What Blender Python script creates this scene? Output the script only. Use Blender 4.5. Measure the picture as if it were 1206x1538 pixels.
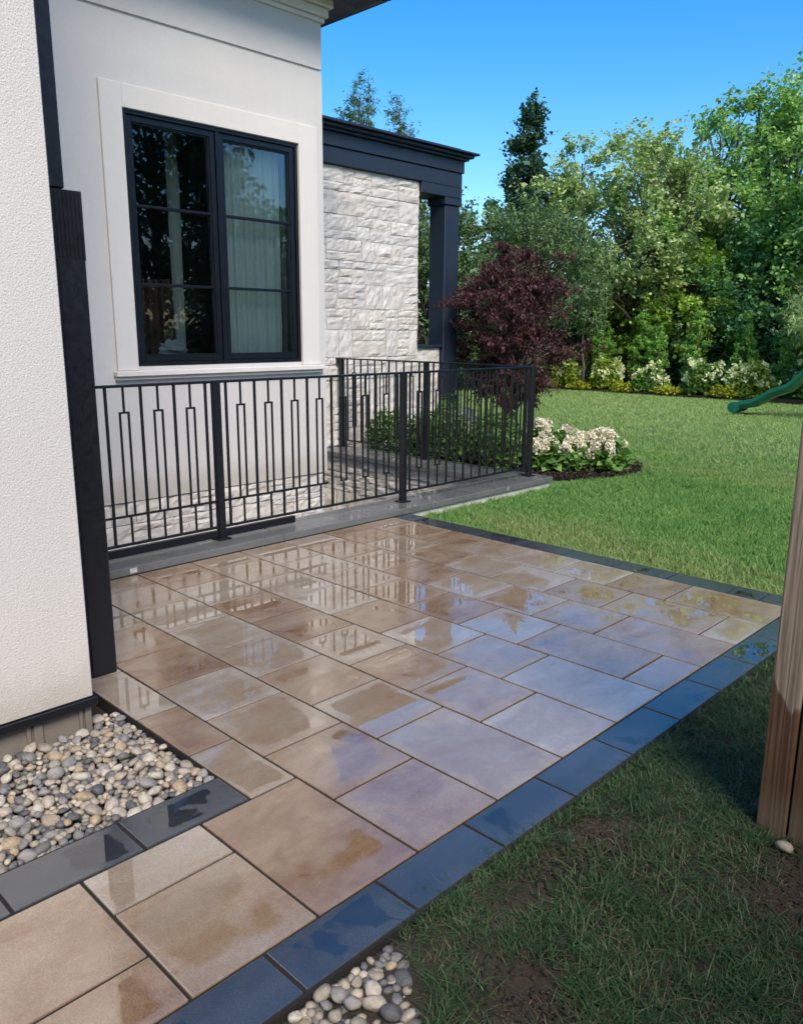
import bpy, bmesh, math, random
import numpy as np
from mathutils import Vector, Matrix, noise

# ------------------------------------------------------------------ scene, camera, light
scene = bpy.context.scene
for o in list(bpy.data.objects):
    bpy.data.objects.remove(o)
C = scene.collection

cam_data = bpy.data.cameras.new('camera')
cam = bpy.data.objects.new('camera', cam_data)
C.objects.link(cam)
scene.camera = cam
right = Vector((0.71358921, 0.70054333, 0.00543012))
up = -Vector((0.15796423, -0.1533448, -0.97546536))
fwd = Vector((-0.68252307, 0.69693932, -0.22008598))
m = Matrix((right, up, -fwd)).transposed().to_4x4()
m.translation = (1.50525, -0.82169, 1.58147)
cam.matrix_world = m
cam_data.sensor_fit = 'VERTICAL'
cam_data.sensor_height = 36.0
cam_data.lens = 1209.64 / 1538 * 36.0
cam_data.clip_start = 0.05
cam_data.clip_end = 2000

SUN_EL = math.radians(46)
SUN_H = Vector((0.91, -0.42, 0)).normalized()          # horizontal direction towards the sun
world = bpy.data.worlds.new('World')
scene.world = world
world.use_nodes = True
wn = world.node_tree.nodes
wl_ = world.node_tree.links
for n in list(wn):
    wn.remove(n)
sky = wn.new('ShaderNodeTexSky')
sky.sky_type = 'NISHITA'
sky.sun_disc = False
sky.sun_elevation = SUN_EL
sky.sun_rotation = math.atan2(SUN_H.x, SUN_H.y)
sky.altitude = 100
sky.air_density = 1.0
sky.dust_density = 1.0
sky.ozone_density = 2.0
hs = wn.new('ShaderNodeHueSaturation')
hs.inputs['Saturation'].default_value = 1.48
bg = wn.new('ShaderNodeBackground')
bg.inputs['Strength'].default_value = 0.13
wo = wn.new('ShaderNodeOutputWorld')
wl_.new(sky.outputs[0], hs.inputs['Color'])
wl_.new(hs.outputs[0], bg.inputs[0])
wl_.new(bg.outputs[0], wo.inputs[0])

sun_data = bpy.data.lights.new('sun', 'SUN')
sun_data.energy = 2.5
sun_data.angle = math.radians(24)          # hazy, soft light: the photograph shows no hard shadow edge
sun_data.color = (1.0, 0.88, 0.72)
sun = bpy.data.objects.new('sun', sun_data)
C.objects.link(sun)
sd = Vector((SUN_H.x * math.cos(SUN_EL), SUN_H.y * math.cos(SUN_EL), math.sin(SUN_EL)))
sun.rotation_euler = sd.to_track_quat('Z', 'Y').to_euler()
sun.location = (-6, -8, 16)

scene.view_settings.view_transform = 'Standard'
scene.view_settings.look = 'None'
scene.view_settings.exposure = 0.85
scene.view_settings.gamma = 1
scene.view_settings.use_curve_mapping = False
scene.cycles.max_bounces = 5
scene.cycles.use_adaptive_sampling = True
scene.cycles.adaptive_threshold = 0.03
scene.cycles.transparent_max_bounces = 8
scene.cycles.use_denoising = True

rng = np.random.default_rng(7)
random.seed(7)

# ------------------------------------------------------------------ helpers: objects
WL = {}

def empty(name, loc, label=None, cat=None, group=None, kind=None, parent=None):
    o = bpy.data.objects.new(name, None)
    o.empty_display_size = 0.2
    C.objects.link(o)
    loc = Vector(loc)
    WL[o] = loc
    if parent:
        o.parent = parent
        o.location = loc - WL[parent]
    else:
        o.location = loc
    tag(o, label, cat, group, kind)
    return o

def tag(o, label=None, cat=None, group=None, kind=None):
    if label: o['label'] = label
    if cat: o['category'] = cat
    if group: o['group'] = group
    if kind: o['kind'] = kind
    return o

def place(name, me, parent=None, loc=(0, 0, 0), rot=None, scale=None):
    o = bpy.data.objects.new(name, me)
    C.objects.link(o)
    loc = Vector(loc)
    WL[o] = loc
    if parent:
        o.parent = parent
        o.location = loc - WL[parent]
    else:
        o.location = loc
    if rot is not None: o.rotation_euler = rot
    if scale is not None: o.scale = scale
    return o

def mesh(name, verts, faces, mat, smooth=False):
    me = bpy.data.meshes.new(name)
    if isinstance(verts, np.ndarray) and isinstance(faces, np.ndarray):
        nv, nf, k = len(verts), len(faces), faces.shape[1]
        me.vertices.add(nv)
        me.vertices.foreach_set('co', np.ascontiguousarray(verts, dtype=np.float32).ravel())
        me.loops.add(nf * k)
        me.loops.foreach_set('vertex_index', np.ascontiguousarray(faces, dtype=np.int32).ravel())
        me.polygons.add(nf)
        me.polygons.foreach_set('loop_start', np.arange(0, nf * k, k, dtype=np.int32))
        me.update(calc_edges=True)
    else:
        me.from_pydata([tuple(v) for v in verts], [], [tuple(f) for f in faces])
        me.update()
    me.materials.append(mat)
    if smooth:
        me.polygons.foreach_set('use_smooth', np.ones(len(me.polygons), dtype=bool))
    return me

def geo(name, verts, faces, mat, parent=None, origin=None, smooth=False):
    """one mesh object from WORLD coordinates; its origin is set to `origin` (or the parent's place)"""
    if origin is None:
        origin = WL[parent] if parent else Vector((0, 0, 0))
    origin = Vector(origin)
    v = np.asarray(verts, dtype=float) - np.array(origin)
    me = mesh(name, v if isinstance(faces, np.ndarray) else v.tolist(), faces, mat, smooth)
    return place(name, me, parent, origin)

BOXF = [(0, 3, 2, 1), (4, 5, 6, 7), (0, 1, 5, 4), (1, 2, 6, 5), (2, 3, 7, 6), (3, 0, 4, 7)]

def boxes(lst):
    V, F = [], []
    for (x0, x1, y0, y1, z0, z1) in lst:
        b = len(V)
        V += [(x0, y0, z0), (x1, y0, z0), (x1, y1, z0), (x0, y1, z0), (x0, y0, z1), (x1, y0, z1), (x1, y1, z1), (x0, y1, z1)]
        F += [tuple(b + i for i in f) for f in BOXF]
    return V, F

def bev_mesh(name, lst, mat, bevel=0.004, seg=1, origin=(0, 0, 0)):
    """boxes (world coords) in one bevelled mesh, relative to origin"""
    bm = bmesh.new()
    V, F = boxes(lst)
    vs = [bm.verts.new(Vector(v) - Vector(origin)) for v in V]
    for f in F: bm.faces.new([vs[i] for i in f])
    if bevel > 0:
        bmesh.ops.bevel(bm, geom=bm.edges[:], offset=bevel, segments=seg, affect='EDGES', profile=0.6, clamp_overlap=True)
    me = bpy.data.meshes.new(name)
    bm.to_mesh(me); bm.free()
    me.materials.append(mat)
    return me

def box(name, b, mat, parent=None, bevel=0.004, origin=None, seg=1):
    lst = b if isinstance(b, list) else [b]
    if origin is None:
        x0, x1, y0, y1, z0, z1 = lst[0]
        origin = ((x0 + x1) / 2, (y0 + y1) / 2, z0)
    return place(name, bev_mesh(name, lst, mat, bevel, seg, origin), parent, origin)

def tube(pts, rad, n=7):
    pts = [Vector(p) for p in pts]
    V, F = [], []
    for i, p in enumerate(pts):
        d = (pts[min(i + 1, len(pts) - 1)] - pts[max(i - 1, 0)]).normalized()
        a = d.cross(Vector((0.31, 0.9, 0.17))).normalized()
        b = d.cross(a)
        for k in range(n):
            t = 2 * math.pi * k / n
            V.append(tuple(p + (a * math.cos(t) + b * math.sin(t)) * rad[i]))
    for i in range(len(pts) - 1):
        for k in range(n):
            F.append((i * n + k, i * n + (k + 1) % n, (i + 1) * n + (k + 1) % n, (i + 1) * n + k))
    F.append(tuple(range(n - 1, -1, -1)))
    F.append(tuple(range((len(pts) - 1) * n, len(pts) * n)))
    return V, F

def join(parts):
    V, F = [], []
    for v, f in parts:
        b = len(V)
        V += list(v)
        F += [tuple(b + i for i in q) for q in f]
    return V, F

# ------------------------------------------------------------------ helpers: materials
class NT:
    def __init__(s, name):
        s.m = bpy.data.materials.new(name)
        s.m.use_nodes = True
        s.n = s.m.node_tree.nodes
        s.l = s.m.node_tree.links
        for x in list(s.n): s.n.remove(x)
        s.out = s.n.new('ShaderNodeOutputMaterial')
    def new(s, t, **kw):
        x = s.n.new(t)
        for k, v in kw.items(): setattr(x, k, v)
        return x
    def set(s, node, **kw):
        for k, v in kw.items():
            k = k.replace('_', ' ')
            if isinstance(v, bpy.types.NodeSocket): s.l.new(v, node.inputs[k])
            else: node.inputs[k].default_value = v
        return node
    def link(s, a, b): s.l.new(a, b)
    def tex(s, kind='Object'):
        return s.new('ShaderNodeTexCoord').outputs[kind]
    def pos(s):
        return s.new('ShaderNodeNewGeometry').outputs['Position']
    def noise(s, vec, scale, detail=3, rough=0.55, dist=0.0):
        x = s.new('ShaderNodeTexNoise')
        s.l.new(vec, x.inputs['Vector'])
        x.inputs['Scale'].default_value = scale
        x.inputs['Detail'].default_value = detail
        x.inputs['Roughness'].default_value = rough
        x.inputs['Distortion'].default_value = dist
        return x.outputs[0]
    def ramp(s, fac, stops, interp='LINEAR'):
        x = s.new('ShaderNodeValToRGB')
        x.color_ramp.interpolation = interp
        el = x.color_ramp.elements
        while len(el) < len(stops): el.new(0.5)
        for e, (p, c) in zip(el, stops):
            e.position = p
            e.color = (c[0], c[1], c[2], 1) if not isinstance(c, (int, float)) else (c, c, c, 1)
        s.l.new(fac, x.inputs[0])
        return x.outputs[0]
    def math(s, op, a, b=None, c=None, clamp=False):
        x = s.new('ShaderNodeMath', operation=op)
        x.use_clamp = clamp
        for i, v in enumerate((a, b, c)):
            if v is None: continue
            if isinstance(v, bpy.types.NodeSocket): s.l.new(v, x.inputs[i])
            else: x.inputs[i].default_value = v
        return x.outputs[0]
    def mapr(s, v, a, b, c=0.0, d=1.0, smooth=True):
        x = s.new('ShaderNodeMapRange')
        x.interpolation_type = 'SMOOTHSTEP' if smooth else 'LINEAR'
        s.l.new(v, x.inputs[0])
        for i, q in enumerate((a, b, c, d)): x.inputs[i + 1].default_value = q
        return x.outputs[0]
    def mix(s, fac, a, b, mode='MIX'):
        x = s.new('ShaderNodeMix', data_type='RGBA', blend_type=mode)
        for k, v in ((0, fac), (6, a), (7, b)):
            if isinstance(v, bpy.types.NodeSocket): s.l.new(v, x.inputs[k])
            elif isinstance(v, (int, float)): x.inputs[k].default_value = v
            else: x.inputs[k].default_value = (v[0], v[1], v[2], 1)
        return x.outputs[2]
    def mapping(s, vec, scale=(1, 1, 1), loc=(0, 0, 0), rot=(0, 0, 0)):
        x = s.new('ShaderNodeMapping')
        s.l.new(vec, x.inputs[0])
        x.inputs['Location'].default_value = loc
        x.inputs['Rotation'].default_value = rot
        x.inputs['Scale'].default_value = scale
        return x.outputs[0]
    def bump(s, h, strength=0.5, dist=0.01, normal=None):
        x = s.new('ShaderNodeBump')
        x.inputs['Strength'].default_value = strength
        x.inputs['Distance'].default_value = dist
        s.l.new(h, x.inputs['Height'])
        if normal: s.l.new(normal, x.inputs['Normal'])
        return x.outputs[0]
    def rand(s):
        return s.new('ShaderNodeObjectInfo').outputs['Random']
    def island(s):
        return s.new('ShaderNodeNewGeometry').outputs['Random Per Island']
    def pbr(s, **kw):
        x = s.new('ShaderNodeBsdfPrincipled')
        for k, v in kw.items():
            k = k.replace('_', ' ')
            if isinstance(v, bpy.types.NodeSocket): s.l.new(v, x.inputs[k])
            elif isinstance(v, tuple) and len(v) == 3 and k.endswith('Color'): x.inputs[k].default_value = (*v, 1)
            else: x.inputs[k].default_value = v
        s.l.new(x.outputs[0], s.out.inputs[0])
        return x

def mat_simple(name, col, rough=0.5, var=0.12, scale=20, bump=0.0, bscale=60, metal=0.0, spec=0.5):
    t = NT(name)
    p = t.tex('Object')
    n = t.noise(p, scale, 4)
    c = t.mix(n, tuple(x * (1 - var) for x in col), tuple(min(1, x * (1 + var)) for x in col))
    kw = dict(Base_Color=c, Roughness=t.mapr(n, 0.3, 0.7, rough * 0.85, min(1, rough * 1.15)), Metallic=metal, Specular_IOR_Level=spec)
    if bump > 0:
        kw['Normal'] = t.bump(t.noise(p, bscale, 4), bump, 0.003)
    t.pbr(**kw)
    return t.m

def mat_paver(name, dark=False):
    t = NT(name)
    obj = t.tex('Object')
    r = t.rand()
    off = t.new('ShaderNodeVectorMath', operation='ADD')
    sc = t.new('ShaderNodeVectorMath', operation='SCALE')
    cmb = t.new('ShaderNodeCombineXYZ')
    for i in range(3): t.link(r, cmb.inputs[i])
    t.link(cmb.outputs[0], sc.inputs[0]); sc.inputs['Scale'].default_value = 57.0
    t.link(obj, off.inputs[0]); t.link(sc.outputs[0], off.inputs[1])
    v = off.outputs[0]
    streak = t.noise(t.mapping(v, (3.6, 1.7, 1)), 1.7, 6, 0.62, 0.5)
    fine = t.noise(v, 260, 2, 0.6)
    mid = t.noise(v, 34, 4, 0.65)
    wp = t.pos()
    # puddles: water stands in the middle of a slab, its rim is only damp
    gen = t.new('ShaderNodeSeparateXYZ'); t.link(t.tex('Generated'), gen.inputs[0])
    ex = t.math('MINIMUM', gen.outputs[0], t.math('SUBTRACT', 1.0, gen.outputs[0]))
    ey = t.math('MINIMUM', gen.outputs[1], t.math('SUBTRACT', 1.0, gen.outputs[1]))
    edge = t.mapr(t.math('MINIMUM', ex, ey), 0.0, 0.20)
    pn = t.noise(wp, 2.6, 3, 0.5, 0.6)
    pf = t.noise(wp, 26, 3, 0.6)
    amt = t.math('ADD', t.math('ADD', t.math('MULTIPLY', pn, 1.0), t.math('MULTIPLY', edge, 0.20)), t.math('MULTIPLY', pf, 0.13))
    amt = t.math('ADD', amt, t.math('MULTIPLY', r, 0.20))
    pud = t.mapr(amt, 0.93, 0.97) if dark else t.mapr(amt, 0.74, 0.83)
    if dark:
        base = t.ramp(streak, [(0.3, (0.036, 0.040, 0.046)), (0.7, (0.062, 0.067, 0.075))])
    else:
        tone = t.math('ADD', t.math('MULTIPLY', streak, 0.95), t.math('MULTIPLY', t.math('SUBTRACT', r, 0.5), 0.46))
        tone = t.math('ADD', tone, t.math('MULTIPLY', t.math('SUBTRACT', mid, 0.5), 0.25))
        base = t.ramp(tone, [(0.14, (0.215, 0.126, 0.075)), (0.34, (0.285, 0.198, 0.126)), (0.50, (0.318, 0.243, 0.172)), (0.68, (0.355, 0.300, 0.238)), (0.88, (0.44, 0.40, 0.355))])
    base = t.mix(1.0, base, t.ramp(fine, [(0.3, 0.74), (0.7, 1.16)]), 'MULTIPLY')
    grit = t.noise(v, 95, 3, 0.75)
    base = t.mix(t.mapr(grit, 0.64, 0.72, 0.0, 0.35), base, (0.42, 0.40, 0.37) if not dark else (0.16, 0.165, 0.17))
    base = t.mix(t.mapr(grit, 0.36, 0.28, 0.0, 0.35), base, (0.06, 0.05, 0.04) if not dark else (0.012, 0.012, 0.014))
    base = t.mix(pud, base, t.mix(1.0, base, (0.90, 0.87, 0.83) if not dark else (0.55, 0.55, 0.58), 'MULTIPLY'))
    film = t.math('ADD', t.mapr(t.noise(wp, 1.1, 3), 0.3, 0.7, 0.075, 0.13), t.math('MULTIPLY', r, 0.05))
    rough = t.math('ADD', t.math('MULTIPLY', film, t.math('SUBTRACT', 1.0, pud)), t.math('MULTIPLY', pud, 0.012))
    hgt = t.math('ADD', t.math('MULTIPLY', fine, 0.5), mid)
    bmp = t.new('ShaderNodeBump')
    t.link(hgt, bmp.inputs['Height'])
    bmp.inputs['Distance'].default_value = 0.0012
    t.link(t.math('MULTIPLY', t.math('SUBTRACT', 1.0, pud), 0.40), bmp.inputs['Strength'])
    wob = t.bump(t.noise(wp, 9, 2), 0.06, 0.002, bmp.outputs[0])
    t.pbr(Base_Color=base, Roughness=rough, Normal=wob, IOR=t.mapr(pud, 0, 1, 2.75, 3.0, False) if not dark else 2.2, Specular_IOR_Level=0.5)
    return t.m

def mat_stucco(name, col, grain, dist, strength=0.8):
    t = NT(name)
    p = t.pos()
    a = t.noise(p, grain, 3, 0.6)
    b = t.new('ShaderNodeTexVoronoi'); b.feature = 'SMOOTH_F1'
    t.link(p, b.inputs['Vector']); b.inputs['Scale'].default_value = grain * 0.9
    big = t.noise(p, 0.9, 3)
    h = t.math('ADD', a, t.math('MULTIPLY', b.outputs['Distance'], 0.6))
    streak = t.noise(t.mapping(p, (3.0, 3.0, 0.35)), 1.3, 5, 0.6)
    c = t.mix(t.math('MULTIPLY', t.math('ADD', big, streak), 0.5), tuple(x * 0.90 for x in col), tuple(x * 1.07 for x in col))
    c = t.mix(1.0, c, t.ramp(a, [(0.3, 0.93), (0.7, 1.04)]), 'MULTIPLY')
    zz = t.new('ShaderNodeSeparateXYZ'); t.link(p, zz.inputs[0])
    spl = t.math('MULTIPLY', t.mapr(t.math('SUBTRACT', zz.outputs[2], t.math('MULTIPLY', t.noise(p, 7, 5, 0.7), 0.35)), -0.10, 0.22, 1.0, 0.0), 0.45)
    c = t.mix(spl, c, (0.30, 0.26, 0.20))
    t.pbr(Base_Color=c, Roughness=0.88, Specular_IOR_Level=0.25, Normal=t.bump(h, strength, dist))
    return t.m

def mat_leaf(name, cols, trans=0.35, scale=0.8, rough=0.5):
    """leaf colours between two or three greens, by clump and by single leaf"""
    t = NT(name)
    n = t.noise(t.pos(), scale, 2)
    f = t.math('ADD', t.math('MULTIPLY', t.island(), 0.65), t.math('MULTIPLY', n, 0.45))
    st = [(0.15 + 0.75 * i / (len(cols) - 1), c) for i, c in enumerate(cols)]
    c = t.ramp(f, st)
    d = t.new('ShaderNodeBsdfPrincipled')
    t.link(c, d.inputs['Base Color'])
    d.inputs['Roughness'].default_value = rough
    d.inputs['Specular IOR Level'].default_value = 0.15
    tr = t.new('ShaderNodeBsdfTranslucent')
    t.link(t.mix(1.0, c, (1.15, 1.25, 0.6), 'MULTIPLY'), tr.inputs['Color'])
    mx = t.new('ShaderNodeMixShader')
    mx.inputs[0].default_value = trans
    t.link(d.outputs[0], mx.inputs[1]); t.link(tr.outputs[0], mx.inputs[2])
    t.link(mx.outputs[0], t.out.inputs[0])
    return t.m

def mat_bark(name, a, b):
    t = NT(name)
    p = t.mapping(t.tex('Object'), (14, 14, 2.5))
    n = t.noise(p, 1.6, 5, 0.65, 0.4)
    t.pbr(Base_Color=t.mix(n, a, b), Roughness=0.9, Normal=t.bump(n, 0.8, 0.015))
    return t.m

def mat_glass(name):
    t = NT(name)
    tr = t.new('ShaderNodeBsdfTransparent'); tr.inputs[0].default_value = (0.80, 0.86, 0.86, 1)
    gl = t.new('ShaderNodeBsdfGlossy'); gl.inputs['Roughness'].default_value = 0.0
    gl.inputs['Color'].default_value = (0.92, 0.96, 1.0, 1)
    wv = t.bump(t.noise(t.pos(), 1.6, 1), 0.02, 0.02)
    t.link(wv, gl.inputs['Normal'])
    fr = t.new('ShaderNodeFresnel'); fr.inputs[0].default_value = 1.5
    f = t.math('MULTIPLY', fr.outputs[0], 1.0, clamp=True)
    mx = t.new('ShaderNodeMixShader')
    t.link(f, mx.inputs[0]); t.link(tr.outputs[0], mx.inputs[1]); t.link(gl.outputs[0], mx.inputs[2])
    t.link(mx.outputs[0], t.out.inputs[0])
    return t.m

def mat_wood(name):
    t = NT(name)
    o = t.tex('Object')
    p = t.mapping(o, (1, 1, 0.045))
    warp = t.noise(t.mapping(o, (3, 3, 1.1)), 2.2, 3)
    g = t.new('ShaderNodeTexWave'); g.wave_type = 'BANDS'; g.bands_direction = 'X'
    t.link(t.mapping(o, (1, 0.8, 0.03)), g.inputs['Vector'])
    g.inputs['Scale'].default_value = 17; g.inputs['Distortion'].default_value = 11
    g.inputs['Detail'].default_value = 4; g.inputs['Detail Scale'].default_value = 2.2
    fib = t.noise(t.mapping(o, (60, 60, 1.4)), 3, 4, 0.7)
    k = t.new('ShaderNodeTexVoronoi'); t.link(t.mapping(o, (1, 1, 0.55), (0.31, 0.12, 0.33)), k.inputs['Vector']); k.inputs['Scale'].default_value = 7.5
    knot = t.mapr(k.outputs['Distance'], 0.07, 0.16, 1.0, 0.0)
    f = t.math('ADD', t.math('MULTIPLY', g.outputs['Fac'], 0.28), t.math('MULTIPLY', fib, 0.75))
    c = t.ramp(f, [(0.2, (0.095, 0.068, 0.048)), (0.5, (0.205, 0.155, 0.112)), (0.8, (0.32, 0.26, 0.20))])
    c = t.mix(knot, c, (0.03, 0.019, 0.012))
    # rain-soaked foot of the post
    z = t.new('ShaderNodeSeparateXYZ'); t.link(o, z.inputs[0])
    wet = t.math('SUBTRACT', t.math('ADD', t.math('MULTIPLY', warp, 0.55), 0.24), z.outputs[2])
    wet = t.math('SUBTRACT', wet, t.math('MULTIPLY', z.outputs[0], 1.6))
    wm = t.mapr(wet, 0.0, 0.03)
    c = t.mix(wm, c, t.mix(1.0, c, (0.40, 0.27, 0.19), 'MULTIPLY'))
    dirt = t.mapr(t.math('ADD', z.outputs[2], t.math('MULTIPLY', fib, 0.10)), 0.07, 0.22, 1.0, 0.0)
    c = t.mix(t.math('MULTIPLY', dirt, 0.6), c, (0.16, 0.12, 0.085))
    t.pbr(Base_Color=c, Roughness=t.mapr(wm, 0, 1, 0.85, 0.5), Normal=t.bump(t.math('ADD', f, t.math('MULTIPLY', knot, -0.5)), 0.7, 0.004))
    return t.m

def mat_soil(name, a, b, sc=9, dist=0.03):
    t = NT(name)
    p = t.pos()
    n = t.noise(p, sc, 6, 0.7)
    m_ = t.noise(p, sc * 9, 4, 0.7)
    c = t.mix(t.math('MULTIPLY', t.math('ADD', n, m_), 0.5), a, b)
    t.pbr(Base_Color=c, Roughness=0.95, Specular_IOR_Level=0.2, Normal=t.bump(t.math('ADD', n, t.math('MULTIPLY', m_, 0.4)), 0.9, dist))
    return t.m

def mat_pebble(name):
    t = NT(name)
    r = t.rand()
    o = t.tex('Object')
    c = t.ramp(r, [(0.0, (0.29, 0.26, 0.21)), (0.16, (0.42, 0.37, 0.30)), (0.28, (0.14, 0.135, 0.13)), (0.36, (0.38, 0.29, 0.19)),
                   (0.50, (0.26, 0.245, 0.23)), (0.60, (0.46, 0.42, 0.35)), (0.70, (0.085, 0.09, 0.095)), (0.80, (0.30, 0.25, 0.19)), (0.86, (0.20, 0.195, 0.19)), (0.95, (0.38, 0.33, 0.26))], 'CONSTANT')
    n = t.noise(t.mapping(o, (1, 1, 2.2)), 1.6, 5, 0.65, 0.8)
    f = t.noise(o, 14, 3, 0.7)
    c = t.mix(1.0, c, t.ramp(n, [(0.3, 0.62), (0.5, 0.95), (0.7, 1.18)]), 'MULTIPLY')
    c = t.mix(1.0, c, t.ramp(f, [(0.35, 0.86), (0.65, 1.08)]), 'MULTIPLY')
    t.pbr(Base_Color=c, Roughness=0.62, Normal=t.bump(f, 0.25, 0.03))
    return t.m

def mat_pebble_far(name):
    t = NT(name)
    c = t.ramp(t.island(), [(0.0, (0.30, 0.26, 0.20)), (0.2, (0.42, 0.36, 0.28)), (0.4, (0.14, 0.135, 0.13)), (0.6, (0.27, 0.235, 0.19)), (0.8, (0.10, 0.10, 0.105))], 'CONSTANT')
    t.pbr(Base_Color=c, Roughness=0.65)
    return t.m

def mat_veneer(name):
    t = NT(name)
    r = t.rand()
    o = t.tex('Object')
    c = t.ramp(r, [(0.0, (0.49, 0.48, 0.465)), (0.35, (0.57, 0.555, 0.53)), (0.6, (0.545, 0.515, 0.475)), (0.8, (0.60, 0.59, 0.57)), (1.0, (0.49, 0.485, 0.48))])
    n = t.noise(t.pos(), 7, 6, 0.65, 0.5)
    f = t.noise(t.pos(), 60, 4, 0.7)
    c = t.mix(1.0, c, t.ramp(n, [(0.3, 0.82), (0.6, 1.06)]), 'MULTIPLY')
    h = t.math('ADD', n, t.math('MULTIPLY', f, 0.25))
    t.pbr(Base_Color=c, Roughness=0.9, Specular_IOR_Level=0.25, Normal=t.bump(h, 0.6, 0.012))
    return t.m

M = {}
M['paver'] = mat_paver('wet_tan_paver')
M['paver_dark'] = mat_paver('wet_charcoal_paver', True)
M['stucco_near'] = mat_stucco('rough_cream_stucco', (0.575, 0.555, 0.525), 150, 0.0034, 0.75)
M['stucco'] = mat_stucco('fine_white_stucco', (0.56, 0.555, 0.55), 170, 0.002, 0.5)
M['trim'] = mat_stucco('smooth_white_trim', (0.64, 0.625, 0.60), 220, 0.0008, 0.4)
M['black'] = mat_simple('black_powder_coat', (0.005, 0.006, 0.009), 0.42, 0.1, 30)
M['frame'] = mat_simple('black_window_aluminium', (0.005, 0.007, 0.012), 0.34, 0.1, 12)
M['navy'] = mat_simple('dark_slate_painted_wood', (0.014, 0.023, 0.042), 0.5, 0.12, 4, 0.15, 30)
M['glass'] = mat_glass('window_glass')
M['concrete'] = mat_simple('parged_concrete', (0.17, 0.15, 0.125), 0.9, 0.3, 7, 0.6, 40)
M['mortar'] = mat_simple('pale_mortar', (0.60, 0.58, 0.55), 0.95, 0.1, 20, 0.4, 90)
M['veneer'] = mat_veneer('split_face_limestone')
M['sand'] = mat_simple('dark_joint_sand', (0.009, 0.008, 0.007), 0.9, 0.3, 60)
M['wood'] = mat_wood('weathered_cedar')
M['soil'] = mat_soil('dark_soil', (0.020, 0.016, 0.012), (0.075, 0.060, 0.046))
M['mulch'] = mat_soil('dark_mulch', (0.008, 0.006, 0.005), (0.035, 0.026, 0.02), 30)
M['pebble'] = mat_pebble('river_pebble')
M['pebble_far'] = mat_pebble_far('river_pebble_fill')
M['plaster'] = mat_simple('interior_plaster', (0.28, 0.27, 0.26), 0.9, 0.05, 3)
M['roof'] = mat_simple('dark_roof_shingle', (0.03, 0.03, 0.032), 0.9, 0.3, 30, 0.6, 40)
M['slab'] = mat_simple('pale_limestone_slab', (0.42, 0.43, 0.44), 0.7, 0.12, 8, 0.2, 60)

# ------------------------------------------------------------------ setting: ground, lawn, patio
def sheet(name, rects, z, mat, kind='structure', label=None, res=None, amp=0.0, parent=None):
    V, F = [], []
    for (x0, x1, y0, y1) in rects:
        nx = max(1, int((x1 - x0) / res)) if res else 1
        ny = max(1, int((y1 - y0) / res)) if res else 1
        b = len(V)
        for j in range(ny + 1):
            for i in range(nx + 1):
                x = x0 + (x1 - x0) * i / nx; y = y0 + (y1 - y0) * j / ny
                zz = z
                if amp and 0 < i < nx and 0 < j < ny:
                    zz += amp * noise.noise((x * 1.7, y * 1.7, 0.3)) + amp * 0.6 * noise.noise((x * 5, y * 5, 7.3))
                V.append((x, y, zz))
        for j in range(ny):
            for i in range(nx):
                a = b + j * (nx + 1) + i
                F.append((a, a + 1, a + nx + 2, a + nx + 1))
    o = geo(name, V, F, mat, parent, smooth=bool(res))
    if kind: tag(o, label, None, None, kind)
    return o

tg = NT('grassy_soil')
pn_ = tg.noise(tg.pos(), 0.7, 5, 0.6)
fn_ = tg.noise(tg.pos(), 22, 4, 0.7)
gcol = tg.mix(tg.math('MULTIPLY', tg.math('ADD', pn_, fn_), 0.5), (0.060, 0.120, 0.036), (0.15, 0.22, 0.075))
tg.pbr(Base_Color=gcol, Roughness=0.95, Specular_IOR_Level=0.15, Normal=tg.bump(fn_, 0.8, 0.03))
M['turf'] = tg.m

BIG = 420
WX0, WX1, WY0, WY1 = -6.66, -3.68, 0.47, 5.96       # the sunken light well
sheet('ground', [(-BIG, WX0, -BIG, BIG), (WX1, BIG, -BIG, BIG), (WX0, WX1, -BIG, WY0), (WX0, WX1, WY1, BIG)], -0.14, M['turf'])
sheet('lawn', [(-3.29, 14, 4.21, 6.44), (-16, 14, 6.44, 19.3)], -0.060, M['turf'], res=0.5, amp=0.012)
sheet('lawn_verge', [(0.19, 5, -4, 4.19)], -0.026, M['soil'], res=0.06, amp=0.016)

UX, UY = 0.405, 0.400
patio = empty('patio', (-1.6, 2.0, 0), kind='structure')
XL = -3.305
geo('sand_bed', *boxes([(XL, 0.185, 0.6, 4.205, -0.12, -0.0055), (-0.815, 0.185, -2.4, 0.6, -0.12, -0.0060)]), M['sand'], patio)
GAP = 0.0105
_pm = {}
def paver(x0, x1, y0, y1, dark=False):
    w, d = round(x1 - x0 - GAP, 4), round(y1 - y0 - GAP, 4)
    key = (w, d, dark)
    if key not in _pm:
        _pm[key] = bev_mesh('paver', [(-w / 2, w / 2, -d / 2, d / 2, -0.07, 0.0)], M['paver_dark' if dark else 'paver'], 0.0032, 2)
    o = place('border_paver' if dark else 'paver', _pm[key], patio,
              ((x0 + x1) / 2, (y0 + y1) / 2, rng.normal(0, 0.0006)),
              rot=(rng.normal(0, 0.0012), rng.normal(0, 0.0012), rng.normal(0, 0.0007)))
    return o

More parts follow.
